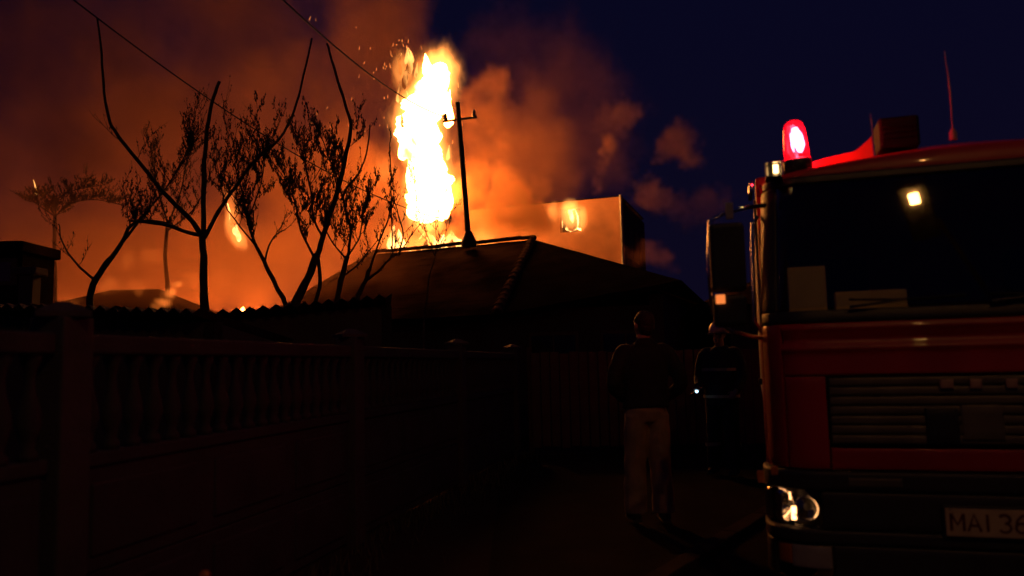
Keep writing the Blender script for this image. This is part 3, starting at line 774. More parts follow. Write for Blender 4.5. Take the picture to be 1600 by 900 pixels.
# ============================================================ BARE TREES
def branch_px(bm, pts, D, r0, r1, seg=7, dd=0.0, wob=.012):
    """limb through photograph points (x, y) at depth D (+ dd along its length)"""
    n = len(pts); P = []
    for i, q in enumerate(pts):
        s = i / (n - 1); P.append(at(q[0], q[1], D + dd * s + (q[2] if len(q) > 2 else 0)))
    P = smooth_path(P, 4); m = len(P); ph = R.uniform(0, 9)
    for i in range(1, m - 1): P[i] += Vector((mn.noise(Vector((i * .5, ph, 0))), mn.noise(Vector((i * .5, ph, 5))), 0)) * wob
    rad = [(r0 + (r1 - r0) * (i / (m - 1)) ** .8) * (1 + .12 * mn.noise(Vector((i * .7, ph, 9)))) for i in range(m)]
    tube(bm, P, rad, seg); return P, rad

def twig(bm, p, d, L, r, lvl, up=.25, leaf=None):
    n = 5; pts = [p.copy()]; q = p.copy(); dv = d.normalized()
    for i in range(n):
        dv = (dv + Vector((R.gauss(0, .11), R.gauss(0, .11), R.gauss(0, .05) + up * .13))).normalized()
        q = q + dv * (L / n); pts.append(q.copy())
        if leaf is not None and (lvl == 0 or R.random() < .3) and R.random() < .5:
            a = R.uniform(0, 6.3); s = R.uniform(.009, .022)
            u = Vector((math.cos(a), math.sin(a), -.2)) * s; v = Vector((R.gauss(0, .3), R.gauss(0, .3), -1)).normalized() * s * R.uniform(1.5, 3.2)
            vs = [leaf.verts.new(q), leaf.verts.new(q + u * .5 + v * .5), leaf.verts.new(q + v), leaf.verts.new(q - u * .5 + v * .5)]
            leaf.faces.new(vs)
    tube(bm, pts, [r * (1 - .75 * i / n) for i in range(n + 1)], 4, cap=False)
    if lvl > 0:
        for i in range(1, n + 1):
            for _ in range(R.choice((1, 1, 2))):
                a = R.uniform(0, 2 * PI); side = Vector((math.cos(a), math.sin(a) * .7, R.uniform(.25, .9)))
                base = (pts[i] - pts[i - 1]).normalized()
                twig(bm, pts[i], base * .9 + side * .75, L * R.uniform(.30, .55), r * .55, lvl - 1, up, leaf)

TW = .56
def tree(label, D, trunk, limbs, shoots, group='bare trees behind the fence'):
    """trunk / limbs: photograph polylines with radii; shoots: list of (limb index, how many, length, spread)"""
    b = at(trunk[0][0][0], trunk[0][0][1], D)
    t = thing('bare_tree', label, 'tree', (b.x, b.y, 0), 0, group)
    inv = Vector((b.x, b.y, 0))
    def fin(bm, nm, m='bark'):
        for v in bm.verts: v.co -= inv
        return obj(nm, bm, M[m], t, smooth=True)
    bm = bmesh.new(); P, _ = branch_px(bm, trunk[0], D, trunk[1], trunk[2], 10)
    g0 = Vector((P[0].x, P[0].y, -.05)); tube(bm, [g0, Vector((P[0].x, P[0].y, .3)), P[0] + (P[1] - P[0]) * .1], [trunk[1] * 1.7, trunk[1] * 1.15, trunk[1]], 10)
    fin(bm, 'trunk'); paths = [P]
    for (pts, r0, r1, dd) in limbs:
        bm = bmesh.new(); P, rad = branch_px(bm, pts, D, r0, r1, 8, dd); paths.append(P); fin(bm, 'limb')
    bm = bmesh.new(); lf = bmesh.new()
    for (li, n, L, lo, hi, lvl, up) in shoots:
        P = paths[li]
        n = max(3, round(n * TW))
        for k in range(n):
            s = (lo + (hi - lo) * (k + R.random()) / n) * (len(P) - 1); i = min(int(s), len(P) - 2)
            p = P[i].lerp(P[i + 1], s - i); ax = (P[i + 1] - P[i]).normalized()
            a = R.uniform(0, 2 * PI); side = Vector((math.cos(a), math.sin(a) * .8, R.uniform(.1, 1.0)))
            twig(bm, p, ax * .4 + side * .8, L * R.uniform(.38, .95), .0068 * (L / .8) ** .5, lvl, up, lf)
    fin(bm, 'crown'); 
    for v in lf.verts: v.co -= inv
    tag(obj('leaf_clusters', lf, M['leaf'], t), kind='stuff')
    return t

tree('tall forked bare tree with three long pruned limbs, its fork low at left', 9.2,
     ([(320, 500), (319, 450), (318, 410), (316, 372)], .052, .040),
     [([(316, 372), (303, 350), (280, 325), (255, 300), (215, 250), (183, 210), (169, 182), (162, 130), (157, 70), (152, 28)], .034, .012, .3),
      ([(317, 372), (318, 300), (320, 240), (326, 190), (334, 152), (343, 127)], .034, .018, -.2),
      ([(319, 372), (340, 332), (362, 300), (385, 268), (405, 244), (432, 222), (452, 190), (467, 150), (479, 100), (487, 60)], .026, .011, .4),
      ([(315, 368), (290, 362), (262, 352), (235, 348), (205, 345)], .028, .016, .3)],
     [(1, 7, .5, .1, .62, 1, .5), (3, 12, .42, .1, .5, 1, .7), (4, 12, .4, .2, 1, 1, .6), (2, 3, .25, .2, .5, 1, .6)])
tree('thin arching bare tree leaning right between the fork and the thick leaning trunk', 9.8,
     ([(447, 490), (445, 472), (430, 445), (413, 408)], .034, .027),
     [([(413, 408), (400, 385), (390, 355), (382, 320), (376, 290), (366, 255)], .026, .007, .2),
      ([(414, 408), (420, 385), (432, 366), (446, 359)], .015, .006, .3),
      ([(400, 385), (372, 350), (352, 320), (345, 285), (338, 250)], .012, .004, .4),
      ([(388, 345), (404, 300), (412, 262), (408, 222)], .012, .004, -.3)],
     [(1, 24, .75, .15, 1, 2, 1.1), (2, 6, .5, .2, 1, 1, 1), (3, 14, .6, .2, 1, 2, 1.1), (4, 18, .6, .2, 1, 2, 1.1)])
tree('thick bare tree leaning right with a tall bent limb reaching above the branches', 9.4,
     ([(455, 500), (463, 470), (480, 436), (496, 398)], .060, .044),
     [([(496, 398), (510, 352), (530, 290), (541, 240), (548, 205), (547, 188), (536, 152), (522, 105), (511, 68)], .036, .013, .2),
      ([(533, 312), (545, 290), (562, 268), (573, 235), (578, 195)], .017, .007, .2),
      ([(492, 405), (470, 360), (462, 320), (450, 290), (440, 255)], .017, .005, .3),
      ([(503, 370), (490, 340), (486, 300), (478, 262), (470, 228)], .016, .005, -.2),
      ([(496, 400), (500, 440), (492, 475), (488, 490)], .022, .024, 0)],
     [(1, 14, .5, .05, .5, 2, 1.1), (3, 26, .6, .15, 1, 2, 1.2), (4, 22, .6, .15, 1, 2, 1.2), (2, 3, .2, .2, .6, 0, 1)])
tree('bushy bare fruit tree with many upright shoots right of the thick leaning trunk', 10.2,
     ([(528, 490), (527, 465), (535, 430), (543, 400)], .042, .030),
     [([(543, 400), (548, 365), (541, 330), (532, 300), (524, 270), (512, 240), (502, 215)], .020, .005, .2),
      ([(541, 405), (520, 380), (505, 350), (500, 320)], .014, .005, .3),
      ([(543, 400), (560, 375), (566, 345), (572, 310)], .014, .005, -.3),
      ([(534, 432), (552, 420), (570, 400), (590, 375)], .013, .005, .2)],
     [(1, 26, .55, .1, 1, 2, 1.2), (2, 15, .5, .1, 1, 2, 1.2), (3, 18, .5, .1, 1, 2, 1.2), (4, 14, .4, .1, 1, 1, 1.1)])
tree('slender bare tree with rightward leaning stems in front of the flame column', 9.9,
     ([(556, 490), (560, 462), (570, 440), (578, 420)], .034, .026),
     [([(578, 420), (590, 385), (603, 352), (612, 325), (622, 305)], .016, .005, .2),
      ([(572, 438), (590, 425), (608, 405), (626, 392), (640, 372)], .018, .006, .2),
      ([(613, 402), (612, 350), (611, 290), (609, 222)], .011, .005, .2),
      ([(624, 392), (630, 365), (622, 335), (615, 305), (611, 262)], .012, .004, .2),
      ([(640, 372), (655, 352), (668, 344), (690, 338)], .006, .003, .3)],
     [(1, 12, .4, .1, 1, 1, 1), (3, 12, .28, .3, 1, 1, 1.2), (4, 16, .34, .2, 1, 1, 1.1), (2, 10, .4, .2, 1, 1, 1)])
tree('low scraggly bare shrub tree standing in front of the base of the column', 12.0,
     ([(662, 500), (667, 468), (670, 436), (680, 402)], .014, .009),
     [([(680, 400), (672, 380), (664, 360), (655, 346)], .008, .003, .2),
      ([(680, 400), (690, 378), (700, 356), (706, 330)], .008, .003, .2),
      ([(680, 400), (682, 372), (680, 345)], .007, .003, .1),
      ([(668, 370), (655, 330), (648, 290), (640, 250)], .006, .0025, .3)],
     [(1, 8, .35, .1, 1, 1, 1.1), (2, 9, .35, .1, 1, 1, 1.1), (3, 7, .35, .1, 1, 1, 1.1), (4, 12, .22, .3, 1, 1, .8)])
tree('dark curved bare tree bending towards the forked tree at left', 11.5,
     ([(148, 500), (140, 470), (150, 436), (172, 405)], .052, .042),
     [([(172, 405), (190, 380), (205, 352), (232, 345), (270, 350)], .038, .014, .3),
      ([(150, 440), (118, 410), (98, 380), (92, 350)], .02, .008, .3),
      ([(190, 380), (230, 330), (262, 290), (285, 250), (300, 222)], .02, .006, .4)],
     [(1, 22, .6, .3, 1, 2, .8), (2, 10, .45, .2, 1, 1, .8), (3, 34, .75, .15, 1, 2, 1)])
tree('small flat crowned dark tree with a thin straight trunk near the left edge', 20.0,
     ([(86, 500), (86, 430), (85, 380), (86, 338)], .05, .04),
     [([(86, 338), (62, 322), (48, 312)], .02, .006, .2), ([(86, 338), (110, 318), (150, 312), (195, 322)], .022, .006, .2),
      ([(86, 338), (92, 310), (120, 296), (160, 290)], .018, .006, .2), ([(86, 338), (76, 318), (68, 300)], .014, .006, .1)],
     [(1, 34, .42, .1, 1, 2, .1), (2, 60, .55, .05, 1, 2, .1), (3, 44, .5, .1, 1, 2, .1), (4, 24, .4, .1, 1, 2, .1)])
tree('faint bare background tree seen through smoke behind the forked tree', 19.0,
     ([(262, 500), (262, 450), (258, 400), (262, 350)], .06, .04),
     [([(262, 350), (248, 300), (240, 262), (236, 230)], .025, .006, .3), ([(262, 350), (282, 300), (290, 258), (296, 225)], .025, .006, .3),
      ([(262, 360), (300, 330), (322, 290), (330, 255)], .025, .006, .3)],
     [(1, 22, .6, .1, 1, 2, 1), (2, 24, .6, .1, 1, 2, 1), (3, 22, .6, .1, 1, 2, 1)])

# ============================================================ PEOPLE
def limbs_mesh(bm, pts, rad, seg=12, sub=4):
    P = smooth_path(pts, sub); n = len(rad); rr = []
    for i in range(len(P)):
        s = i / sub; k = min(int(s), n - 2); f = s - k
        a, b = rad[k], rad[k + 1]
        a = a if isinstance(a, tuple) else (a, a); b = b if isinstance(b, tuple) else (b, b)
        rr.append((a[0] + (b[0] - a[0]) * f, a[1] + (b[1] - a[1]) * f))
    tube(bm, P, None, seg, True, rr)
def ell(bm, c, r, seg=16):
    q = bmesh.ops.create_uvsphere(bm, u_segments=seg, v_segments=12, radius=1)
    for v in q['verts']: v.co = Vector((c[0] + v.co.x * r[0], c[1] + v.co.y * r[1], c[2] + v.co.z * r[2]))
def hand(bm, wrist, fwd, up, side):
    """palm and five fingers, slightly curled; side = direction of the thumb"""
    f = fwd.normalized(); s = side.normalized(); u = up.normalized()
    c = wrist + f * .045
    limbs_mesh(bm, [wrist - f * .01, wrist + f * .03, wrist + f * .085], [(.026, .018), (.040, .016), (.040, .014)], 10)
    for k, (off, ln) in enumerate(((.030, .070), (.010, .078), (-.011, .072), (-.030, .056))):
        b = wrist + f * .078 + s * off
        limbs_mesh(bm, [b, b + f * ln * .45 - u * .010, b + f * ln * .75 - u * .028, b + f * ln * .85 - u * .048], [.0095, .0088, .008, .007], 8, 2)
    b = wrist + f * .025 + s * .030
    limbs_mesh(bm, [b, b + s * .028 + f * .025 - u * .006, b + s * .034 + f * .058 - u * .014], [.012, .0105, .008], 8, 2)

def person(label, loc, rz, head_turn, arms, stance, top_mat, leg_mat, helmet=False, sc_=1.0, coat=False):
    """faces local +y; arms: [(shoulder, elbow, wrist, hand forward, thumb side), ...]"""
    t = thing('person', label, 'person', loc, rz); t.scale = (sc_,) * 3
    V = Vector
    bm = bmesh.new()
    # head and neck
    hc = V((0, .015, 1.665)); Rt = Matrix.Translation(hc) @ Matrix.Rotation(head_turn, 4, 'Z') @ Matrix.Translation(-hc)
    hb = bmesh.new()
    ell(hb, (0, -.005, 1.685), (.078, .096, .100)); ell(hb, (0, .030, 1.630), (.058, .066, .078))
    limbs_mesh(hb, [V((0, .098, 1.685)), V((0, .116, 1.655)), V((0, .122, 1.640))], [.008, .012, .015], 8, 2)     # nose
    ell(hb, (0, .094, 1.604), (.026, .012, .010), 10); ell(hb, (0, .088, 1.570), (.026, .020, .018), 10)          # lips, chin
    for s in (-1, 1):
        ell(hb, (s * .031, .084, 1.682), (.016, .012, .011), 10); ell(hb, (s * .080, -.004, 1.664), (.011, .020, .031), 10)
        ell(hb, (s * .032, .088, 1.704), (.024, .012, .008), 10)
    for v in hb.verts: v.co = Rt @ v.co
    me = bpy.data.meshes.new('h'); hb.to_mesh(me); hb.free(); bm.from_mesh(me); bpy.data.meshes.remove(me)
    limbs_mesh(bm, [V((0, -.015, 1.40)), V((0, -.010, 1.50)), V((0, .005, 1.60))], [(.075, .07), (.056, .056), (.054, .056)])
    limbs_mesh(bm, [V((0, 0, .92)), V((0, .01, 1.08)), V((0, 0, 1.25)), V((0, -.01, 1.42)), V((0, -.01, 1.47))], [(.155, .10), (.135, .095), (.155, .11), (.17, .09), (.10, .06)], 16)
    feet = []
    for s, (fx, fy, kx, ky) in zip((-1, 1), stance):
        limbs_mesh(bm, [V((s * .085, 0, .93)), V((kx, ky, .50)), V((fx, fy - .02, .09))], [(.082, .085), (.055, .058), (.040, .042)])
        feet.append((fx, fy))
    for (sh, el, wr, hf, th) in arms:
        limbs_mesh(bm, [V(sh), V(el), V(wr)], [.048, .040, .026], 10)
        fw = V(hf); sd = V(th); hand(bm, V(wr), fw, sd.cross(fw), sd)
    remesh('body', bm, .0065, M['skin'], t, 2)
    # upper garment
    wr_f = lambda p: V((mn.noise(p * 9), mn.noise(p * 9 + V((4, 0, 0))), 0)) * .012
    bm = bmesh.new(); zb = .80 if coat else .955
    limbs_mesh(bm, [V((0, 0, zb)), V((0, .01, 1.08)), V((0, .005, 1.27)), V((0, -.008, 1.40)), V((0, -.012, 1.475)), V((0, -.005, 1.52))],
               [(.205, .150), (.195, .150), (.212, .150), (.205, .125), (.125, .095), (.072, .072)], 20)
    limbs_mesh(bm, [V((0, -.045, 1.45)), V((0, -.07, 1.50)), V((0, -.05, 1.545))], [(.09, .04), (.10, .045), (.075, .03)], 12)   # folded collar
    for (sh, el, wr, hf, th) in arms:
        d = (V(wr) - V(el)).normalized()
        limbs_mesh(bm, [V((sh[0] * .55, sh[1], sh[2] + .005)), V(sh), V(el), V(wr) - d * .02], [.075, .078, .062, .050], 12)
    remesh('jacket', bm, .011, M[top_mat], t, 3, wr_f)
    # trousers
    bm = bmesh.new()
    limbs_mesh(bm, [V((0, 0, .84)), V((0, 0, .92)), V((0, 0, 1.0))], [(.165, .12), (.185, .128), (.168, .115)], 18)
    for s, (fx, fy, kx, ky) in zip((-1, 1), stance):
        limbs_mesh(bm, [V((s * .088, 0, .90)), V(((s * .088 + kx) / 2, ky / 2, .70)), V((kx, ky, .48)), V(((fx + kx) / 2, (fy + ky) / 2, .26)), V((fx, fy, .075))],
                   [(.106, .115), (.104, .108), (.095, .094), (.094, .092), (.098, .100)], 14)
    remesh('trousers', bm, .011, M[leg_mat], t, 3, lambda p: V((mn.noise(p * 11), mn.noise(p * 11 + V((4, 0, 0))), 0)) * .010)
    for s, (fx, fy, kx, ky) in zip((-1, 1), stance):
        bm = bmesh.new(); limbs_mesh(bm, [V((fx, fy - .09, .045)), V((fx, fy, .065)), V((fx + s * .01, fy + .10, .045)), V((fx + s * .015, fy + .18, .030))], [(.034, .040), (.046, .058), (.046, .038), (.034, .022)], 12)
        limbs_mesh(bm, [V((fx, fy - .10, .014)), V((fx + s * .015, fy + .195, .014))], [(.044, .012), (.046, .012)], 10)
        remesh('shoe', bm, .008, M['shoe'], t, 1)
    if helmet:
        bm = bmesh.new(); q = bmesh.ops.create_uvsphere(bm, u_segments=24, v_segments=14, radius=1)
        bmesh.ops.delete(bm, geom=[v for v in bm.verts if v.co.z < -.25], context='VERTS')
        for v in bm.verts: v.co = V((v.co.x * .118, v.co.y * .145, v.co.z * .125)) + V((0, 0, 1.705))
        bmesh.ops.solidify(bm, geom=bm.faces[:], thickness=.006)
        for v in bm.verts: v.co = Rt @ v.co
        obj('helmet', bm, M['helmet'], t, smooth=True)
        bm = bmesh.new()
        ring = [V((math.cos(a) * .128, math.sin(a) * .165, 1.677 - .01 * math.cos(a) ** 2)) for a in [2 * PI * k / 28 for k in range(29)]]
        tube(bm, ring, None, 6, True, [(.014, .004)] * 29)
        for v in bm.verts: v.co = Rt @ v.co
        obj('helmet_brim', bm, M['helmet'], t)
    else:
        bm = bmesh.new(); ell(bm, (0, -.016, 1.700), (.086, .098, .094), 20); ell(bm, (0, -.045, 1.645), (.076, .062, .075), 16)
        for v in bm.verts: v.co = Rt @ v.co
        remesh('hair', bm, .008, M['hair'], t, 1, lambda p: V((mn.noise(p * 60), mn.noise(p * 60 + V((9, 0, 0))), mn.noise(p * 60 + V((0, 9, 0))))) * .006)
    return t

pb = at(1013, 826, 6.5)
person('man in a dark jacket and tan trousers standing with his back turned', (1.13, 6.85, 0), math.radians(4), math.radians(18),
       [((-.195, -.01, 1.415), (-.285, -.05, 1.17), (-.165, .135, 1.03), (.45, .8, -.2), (.1, .2, 1)),
        ((.195, -.01, 1.415), (.300, -.05, 1.16), (.175, .135, 1.02), (-.45, .8, -.2), (-.1, .2, 1))],
       [(-.120, .03, -.108, .02), (.118, -.02, .106, .01)], 'jacket', 'trousers')
ff = person('firefighter in dark gear and a pale helmet beyond the left side of the fire engine', (2.50, 9.6, 0), math.radians(150), math.radians(-15),
       [((-.195, -.01, 1.415), (-.27, .02, 1.15), (-.22, .20, .98), (.1, .9, -.3), (.9, 0, .2)),
        ((.195, -.01, 1.415), (.275, -.02, 1.15), (.23, .18, 1.02), (-.1, .9, -.2), (-.9, 0, .2))],
       [(-.13, .05, -.11, .05), (.13, -.03, .11, 0)], 'suit', 'suit', helmet=True, coat=True)
for z, rx, ry in ((.90, .212, .158), (1.22, .216, .156)):
    bm = bmesh.new(); tube(bm, [(0, .003, z), (0, .003, z + .035)], None, 24, False, [(rx + .008, ry + .008)] * 2)
    obj('reflective_band', bm, M['reflect'], ff)
for s in (-1, 1):
    bm = bmesh.new(); tube(bm, [(s * .120, .03, .33), (s * .122, .03, .37)], None, 16, False, [(.094, .098)] * 2)
    obj('reflective_band', bm, M['reflect'], ff)
# torch in the firefighter's hand
mff = Matrix.Translation((2.50, 9.6, 0)) @ Matrix.Rotation(math.radians(150), 4, 'Z')
hp = mff @ Vector((.22, .285, .985))
t = thing('torch', 'small torch shining cold blue white in the hand of the firefighter', 'torch', hp)
bm = bmesh.new(); lathe(bm, [(.014, -.16), (.014, -.05), (.022, -.03), (.024, 0)], 12); obj('barrel', bm, M['black'], t)
bm = bmesh.new(); lathe(bm, [(.020, 0.001), (.021, .010), (.012, .016)], 12); lens = obj('lens', bm, M['torch_led'], t)
t.rotation_euler = (math.radians(72), 0, math.radians(15))

# ============================================================ FIRE ENGINE
YAW = math.radians(-17)
E0 = Vector((1.28, 4.05, 0))
eng = thing('fire_engine', 'red fire engine with a lit red beacon standing nose on at the right', 'fire engine', E0, YAW)
ME = Matrix.Translation(E0) @ Matrix.Rotation(YAW, 4, 'Z')
W_, RC = 2.30, .22
LA = PI * RC / 2; LF = W_ - 2 * RC
def lean(z):
    if z < 1.55: return .035 * max(0, (z - .8)) / .75
    return .035 + (z - 1.55) * .27
def surf(s, z, off=0.0):
    if s < 0: x, y, nx, ny = 0, RC - s, -1, 0
    elif s < LA: a = s / RC; x, y, nx, ny = RC - RC * math.cos(a), RC - RC * math.sin(a), -math.cos(a), -math.sin(a)
    elif s < LA + LF: x, y, nx, ny = RC + s - LA, 0, 0, -1
    elif s < 2 * LA + LF: a = (s - LA - LF) / RC; x, y, nx, ny = W_ - RC + RC * math.sin(a), RC - RC * math.cos(a), math.sin(a), -math.cos(a)
    else: x, y, nx, ny = W_, RC + s - 2 * LA - LF, 1, 0
    k = 1 - .045 * max(0, z - 1.55)
    x = W_ / 2 + (x - W_ / 2) * k
    return Vector((x + nx * off, y + lean(z) + ny * off, z))
def S(u): return u - RC + LA
SMAX = 2 * LA + LF
def patch(name, m, s0, s1, z0, z1, off=0.0, th=.02, ns=24, nz=10, rnd=.006, parent=None, prof=None, slant=0.0):
    bm = bmesh.new(); ss = [s0, s0 + rnd * .3, s0 + rnd] + [s0 + rnd + (s1 - s0 - 2 * rnd) * i / ns for i in range(1, ns)] + [s1 - rnd, s1 - rnd * .3, s1]
    zz = [z0, z0 + rnd * .3, z0 + rnd] + [z0 + rnd + (z1 - z0 - 2 * rnd) * i / nz for i in range(1, nz)] + [z1 - rnd, z1 - rnd * .3, z1]
    dr = lambda i, n: (-rnd, -rnd * .3, 0)[min(i, n - 1 - i)] if min(i, n - 1 - i) < 3 else 0
    A, B = [], []
    for j, z in enumerate(zz):
        ra, rb = [], []
        for i, s in enumerate(ss):
            e = min(dr(i, len(ss)), dr(j, len(zz)))
            zc = z + slant * (s - s0)
            pf = prof(s, z) if prof else 0
            ra.append(bm.verts.new(surf(s, zc, off + e + pf))); rb.append(bm.verts.new(surf(s, zc, off - th)))
        A.append(ra); B.append(rb)
    ni, nj = len(ss), len(zz)
    for j in range(nj - 1):
        for i in range(ni - 1):
            bm.faces.new((A[j][i], A[j][i + 1], A[j + 1][i + 1], A[j + 1][i])); bm.faces.new((B[j][i], B[j + 1][i], B[j + 1][i + 1], B[j][i + 1]))
    for i in range(ni - 1):
        bm.faces.new((A[0][i], B[0][i], B[0][i + 1], A[0][i + 1])); bm.faces.new((A[-1][i], A[-1][i + 1], B[-1][i + 1], B[-1][i]))
    for j in range(nj - 1):
        bm.faces.new((A[j][0], A[j + 1][0], B[j + 1][0], B[j][0])); bm.faces.new((A[j][-1], B[j][-1], B[j + 1][-1], A[j + 1][-1]))
    return obj(name, bm, M[m] if isinstance(m, str) else m, parent or eng, smooth=True)
def sharp(o, ang=40):
    o.data.set_sharp_from_angle(angle=math.radians(ang)) if hasattr(o.data, 'set_sharp_from_angle') else None; return o
# red front: upper panel with two pressed ridges, the ring around the grille, the corners
ridge = lambda s, z: .012 * math.exp(-((z - 1.395) / .016) ** 2) + .010 * math.exp(-((z - 1.498) / .014) ** 2) - .010 * math.exp(-((z - 1.44) / .020) ** 2)
sS, sE = S(.085) - .0, SMAX - (S(.085))
patch('front_panel', 'red', sS, sE, 1.262, 1.525, 0, .02, 30, 26, prof=ridge)
patch('front_panel', 'red', sS, S(.288), .80, 1.256, 0, .02, 8, 12)
patch('front_panel', 'red', SMAX - S(.288), sE, .80, 1.256, 0, .02, 8, 12)
patch('front_panel', 'red', S(.294), SMAX - S(.294), .80, .902, 0, .02, 20, 6)
for a, b in ((-.0, sS - .006), (sE + .006, SMAX)):
    patch('corner_panel', 'red', a, b, .80, 1.525, 0, .02, 8, 16)
patch('windscreen_sill', 'black', -.002, SMAX + .002, 1.530, 1.592, .004, .03, 40, 3)
# grille: backing, frame, slats, dark intake openings
patch('grille_backing', 'black', S(.300), SMAX - S(.300), .910, 1.250, -.05, .01, 16, 4)
zs = [.925 + i * .047 for i in range(7)]
gm = None
for z in zs:
    patch('grille_slat', 'grille', S(.302), SMAX - S(.302), z, z + .041, -.006, .035, 16, 2, rnd=.007)
for u0 in (.727, 1.40):
    patch('intake_cover', 'black', S(u0), S(u0 + .145), .925, 1.100, .004, .035, 4, 4)
patch('step_plate', 'grille', S(.882), S(1.06), .945, 1.110, .004, .035, 4, 4)
for u0, w0 in ((.800, .060), (.930, .050), (1.08, .05)):
    patch('chrome_badge', 'badge', S(u0), S(u0 + w0), 1.188, 1.232, .010, .012, 3, 3, rnd=.004)
# windscreen and pillars
patch('windscreen', 'glass', LA * .55, SMAX - LA * .55, 1.605, 2.285, .0, .005, 30, 10, rnd=.002)
for a, b in ((-.02, LA * .55 - .005), (SMAX - LA * .55 + .005, SMAX + .02)):
    patch('pillar', 'black', a, b, 1.597, 2.29, .003, .03, 8, 8)
patch('header', 'black', -.02, SMAX + .02, 2.292, 2.335, .004, .03, 40, 3)
for (u0, z0, u1, z1) in ((.42, 1.60, .95, 1.70), (1.05, 1.60, 1.62, 1.70)):
    wv = thing('wiper', '', '', (0, 0, 0)); 
    for k_ in ('label', 'category'): del wv[k_]
    wv.parent = eng
    bm = bmesh.new(); tube(bm, [surf(S(u0), z0, .03), surf(S((u0 + u1) / 2), (z0 + z1) / 2 - .02, .035)], [.009, .007], 6); obj('wiper_arm', bm, M['black'], wv)
    bm = bmesh.new(); tube(bm, [surf(S(u0 + (u1 - u0) * i / 8), z1 - .06 - .01 * math.sin(i * .4), .012) for i in range(9)], [.006] * 9, 6); obj('wiper_blade', bm, M['rubber'], wv)
# crowned roof
def roof_z(u, v): return 2.338 + .24 * max(0, math.sin(PI * min(max(u / W_, 0), 1))) ** .75 * min(1, .35 + v * 1.6) + .02 * min(v, 1)
bm = bmesh.new(); A = []
for j in range(25):
    row = []; v = j / 24
    for i in range(41):
        u = i / 40; s = LA * 0 + (SMAX) * u
        e = surf(s, 2.335, -.002); bk = Vector((W_ / 2 + (u - .5) * W_ * .965, 1.85, 2.335))
        p = e.lerp(bk, v ** 1.1); 
        uu = (p.x - W_ * .0175) / (W_ * .965)
        p.z = roof_z(uu * W_, v)
        row.append(bm.verts.new(p))
    A.append(row)
lo = [[bm.verts.new((v.co.x, v.co.y, 2.336)) for v in row] for row in A]
for j in range(24):
    for i in range(40): bm.faces.new((A[j][i], A[j][i + 1], A[j + 1][i + 1], A[j + 1][i]))
for i in range(40):
    bm.faces.new((A[0][i], lo[0][i], lo[0][i + 1], A[0][i + 1])); bm.faces.new((A[-1][i], A[-1][i + 1], lo[-1][i + 1], lo[-1][i]))
for j in range(24):
    for i in (0, 40):
        bm.faces.new((A[j][i], A[j + 1][i], lo[j + 1][i], lo[j][i]))
obj('cab_roof', bm, M['red'], eng, smooth=True)
# sides of the cab: lower door skin, door window, rear quarter
for a, b, sgn in ((-1.63, -.006, 0), (SMAX + .006, SMAX + 1.63, 1)):
    w0, w1 = (a + .12, a + 1.50) if sgn == 0 else (b - 1.50, b - .12)
    d_ = patch('door', 'red', w0, w1, .62, 1.56, .006, .03, 10, 10)
    patch('side_window', 'glass', w0 + .03, w1 - .03, 1.60, 2.24, .0, .006, 8, 6, rnd=.002)
    patch('side_panel', 'red', a, w0 - .006, .62, 2.33, 0, .03, 3, 10); patch('side_panel', 'red', w1 + .006, b, .62, 1.59, 0, .03, 3, 10)
    patch('side_header', 'red', a, b, 2.25, 2.332, .002, .03, 10, 3)
    bm = bmesh.new(); xh = -.03 if sgn == 0 else W_ + .03
    tube(bm, [(xh + (.03 if sgn == 0 else -.03), .33, 1.50), (xh - .012 * (1 if sgn == 0 else -1), .32, 1.56), (xh, .36, 1.90), (xh + .012 * (1 if sgn == 0 else -1), .40, 2.12), (xh + (.04 if sgn == 0 else -.04), .42, 2.16)], [.013] * 5, 8)
    obj('grab_rail', bm, M['chrome'], eng, smooth=True)
    obj('door_handle', BX(xh + (-.0 if sgn == 0 else -.03), xh + (.03 if sgn == 0 else .0), 1.35, 1.50, 1.18, 1.22, bev=.006), M['black'], d_)
obj('cab_rear_wall', BX(.04, W_ - .04, 1.86, 1.90, .62, 2.34), M['red'], eng)
obj('cab_floor', BX(.05, W_ - .05, .12, 1.855, .98, 1.03), M['black'], eng)
# interior
obj('dashboard', BX(.10, W_ - .10, .16, .58, 1.40, 1.575, bev=.04), M['black'], eng)
for x in (.18, 1.50):
    s_ = obj('seat', BX(x, x + .55, 1.02, 1.52, 1.10, 1.36, bev=.06), M['seat'], eng)
    b_ = obj('backrest', BX(x + .02, x + .53, 1.46, 1.60, 1.38, 2.02, bev=.05), M['seat'], eng)
bm = bmesh.new(); ringp = [Vector((1.76 + .2 * math.cos(a), .72 + .2 * math.sin(a) * .75, 1.66 + .2 * math.sin(a) * .45)) for a in [2 * PI * k / 24 for k in range(25)]]
tube(bm, ringp, [.015] * 25, 8); tube(bm, [ringp[0], ringp[12]], [.014, .014], 6); tube(bm, [(1.76, .72, 1.66), (1.76, .58, 1.50)], [.03, .03], 8)
obj('steering_wheel', bm, M['black'], eng)
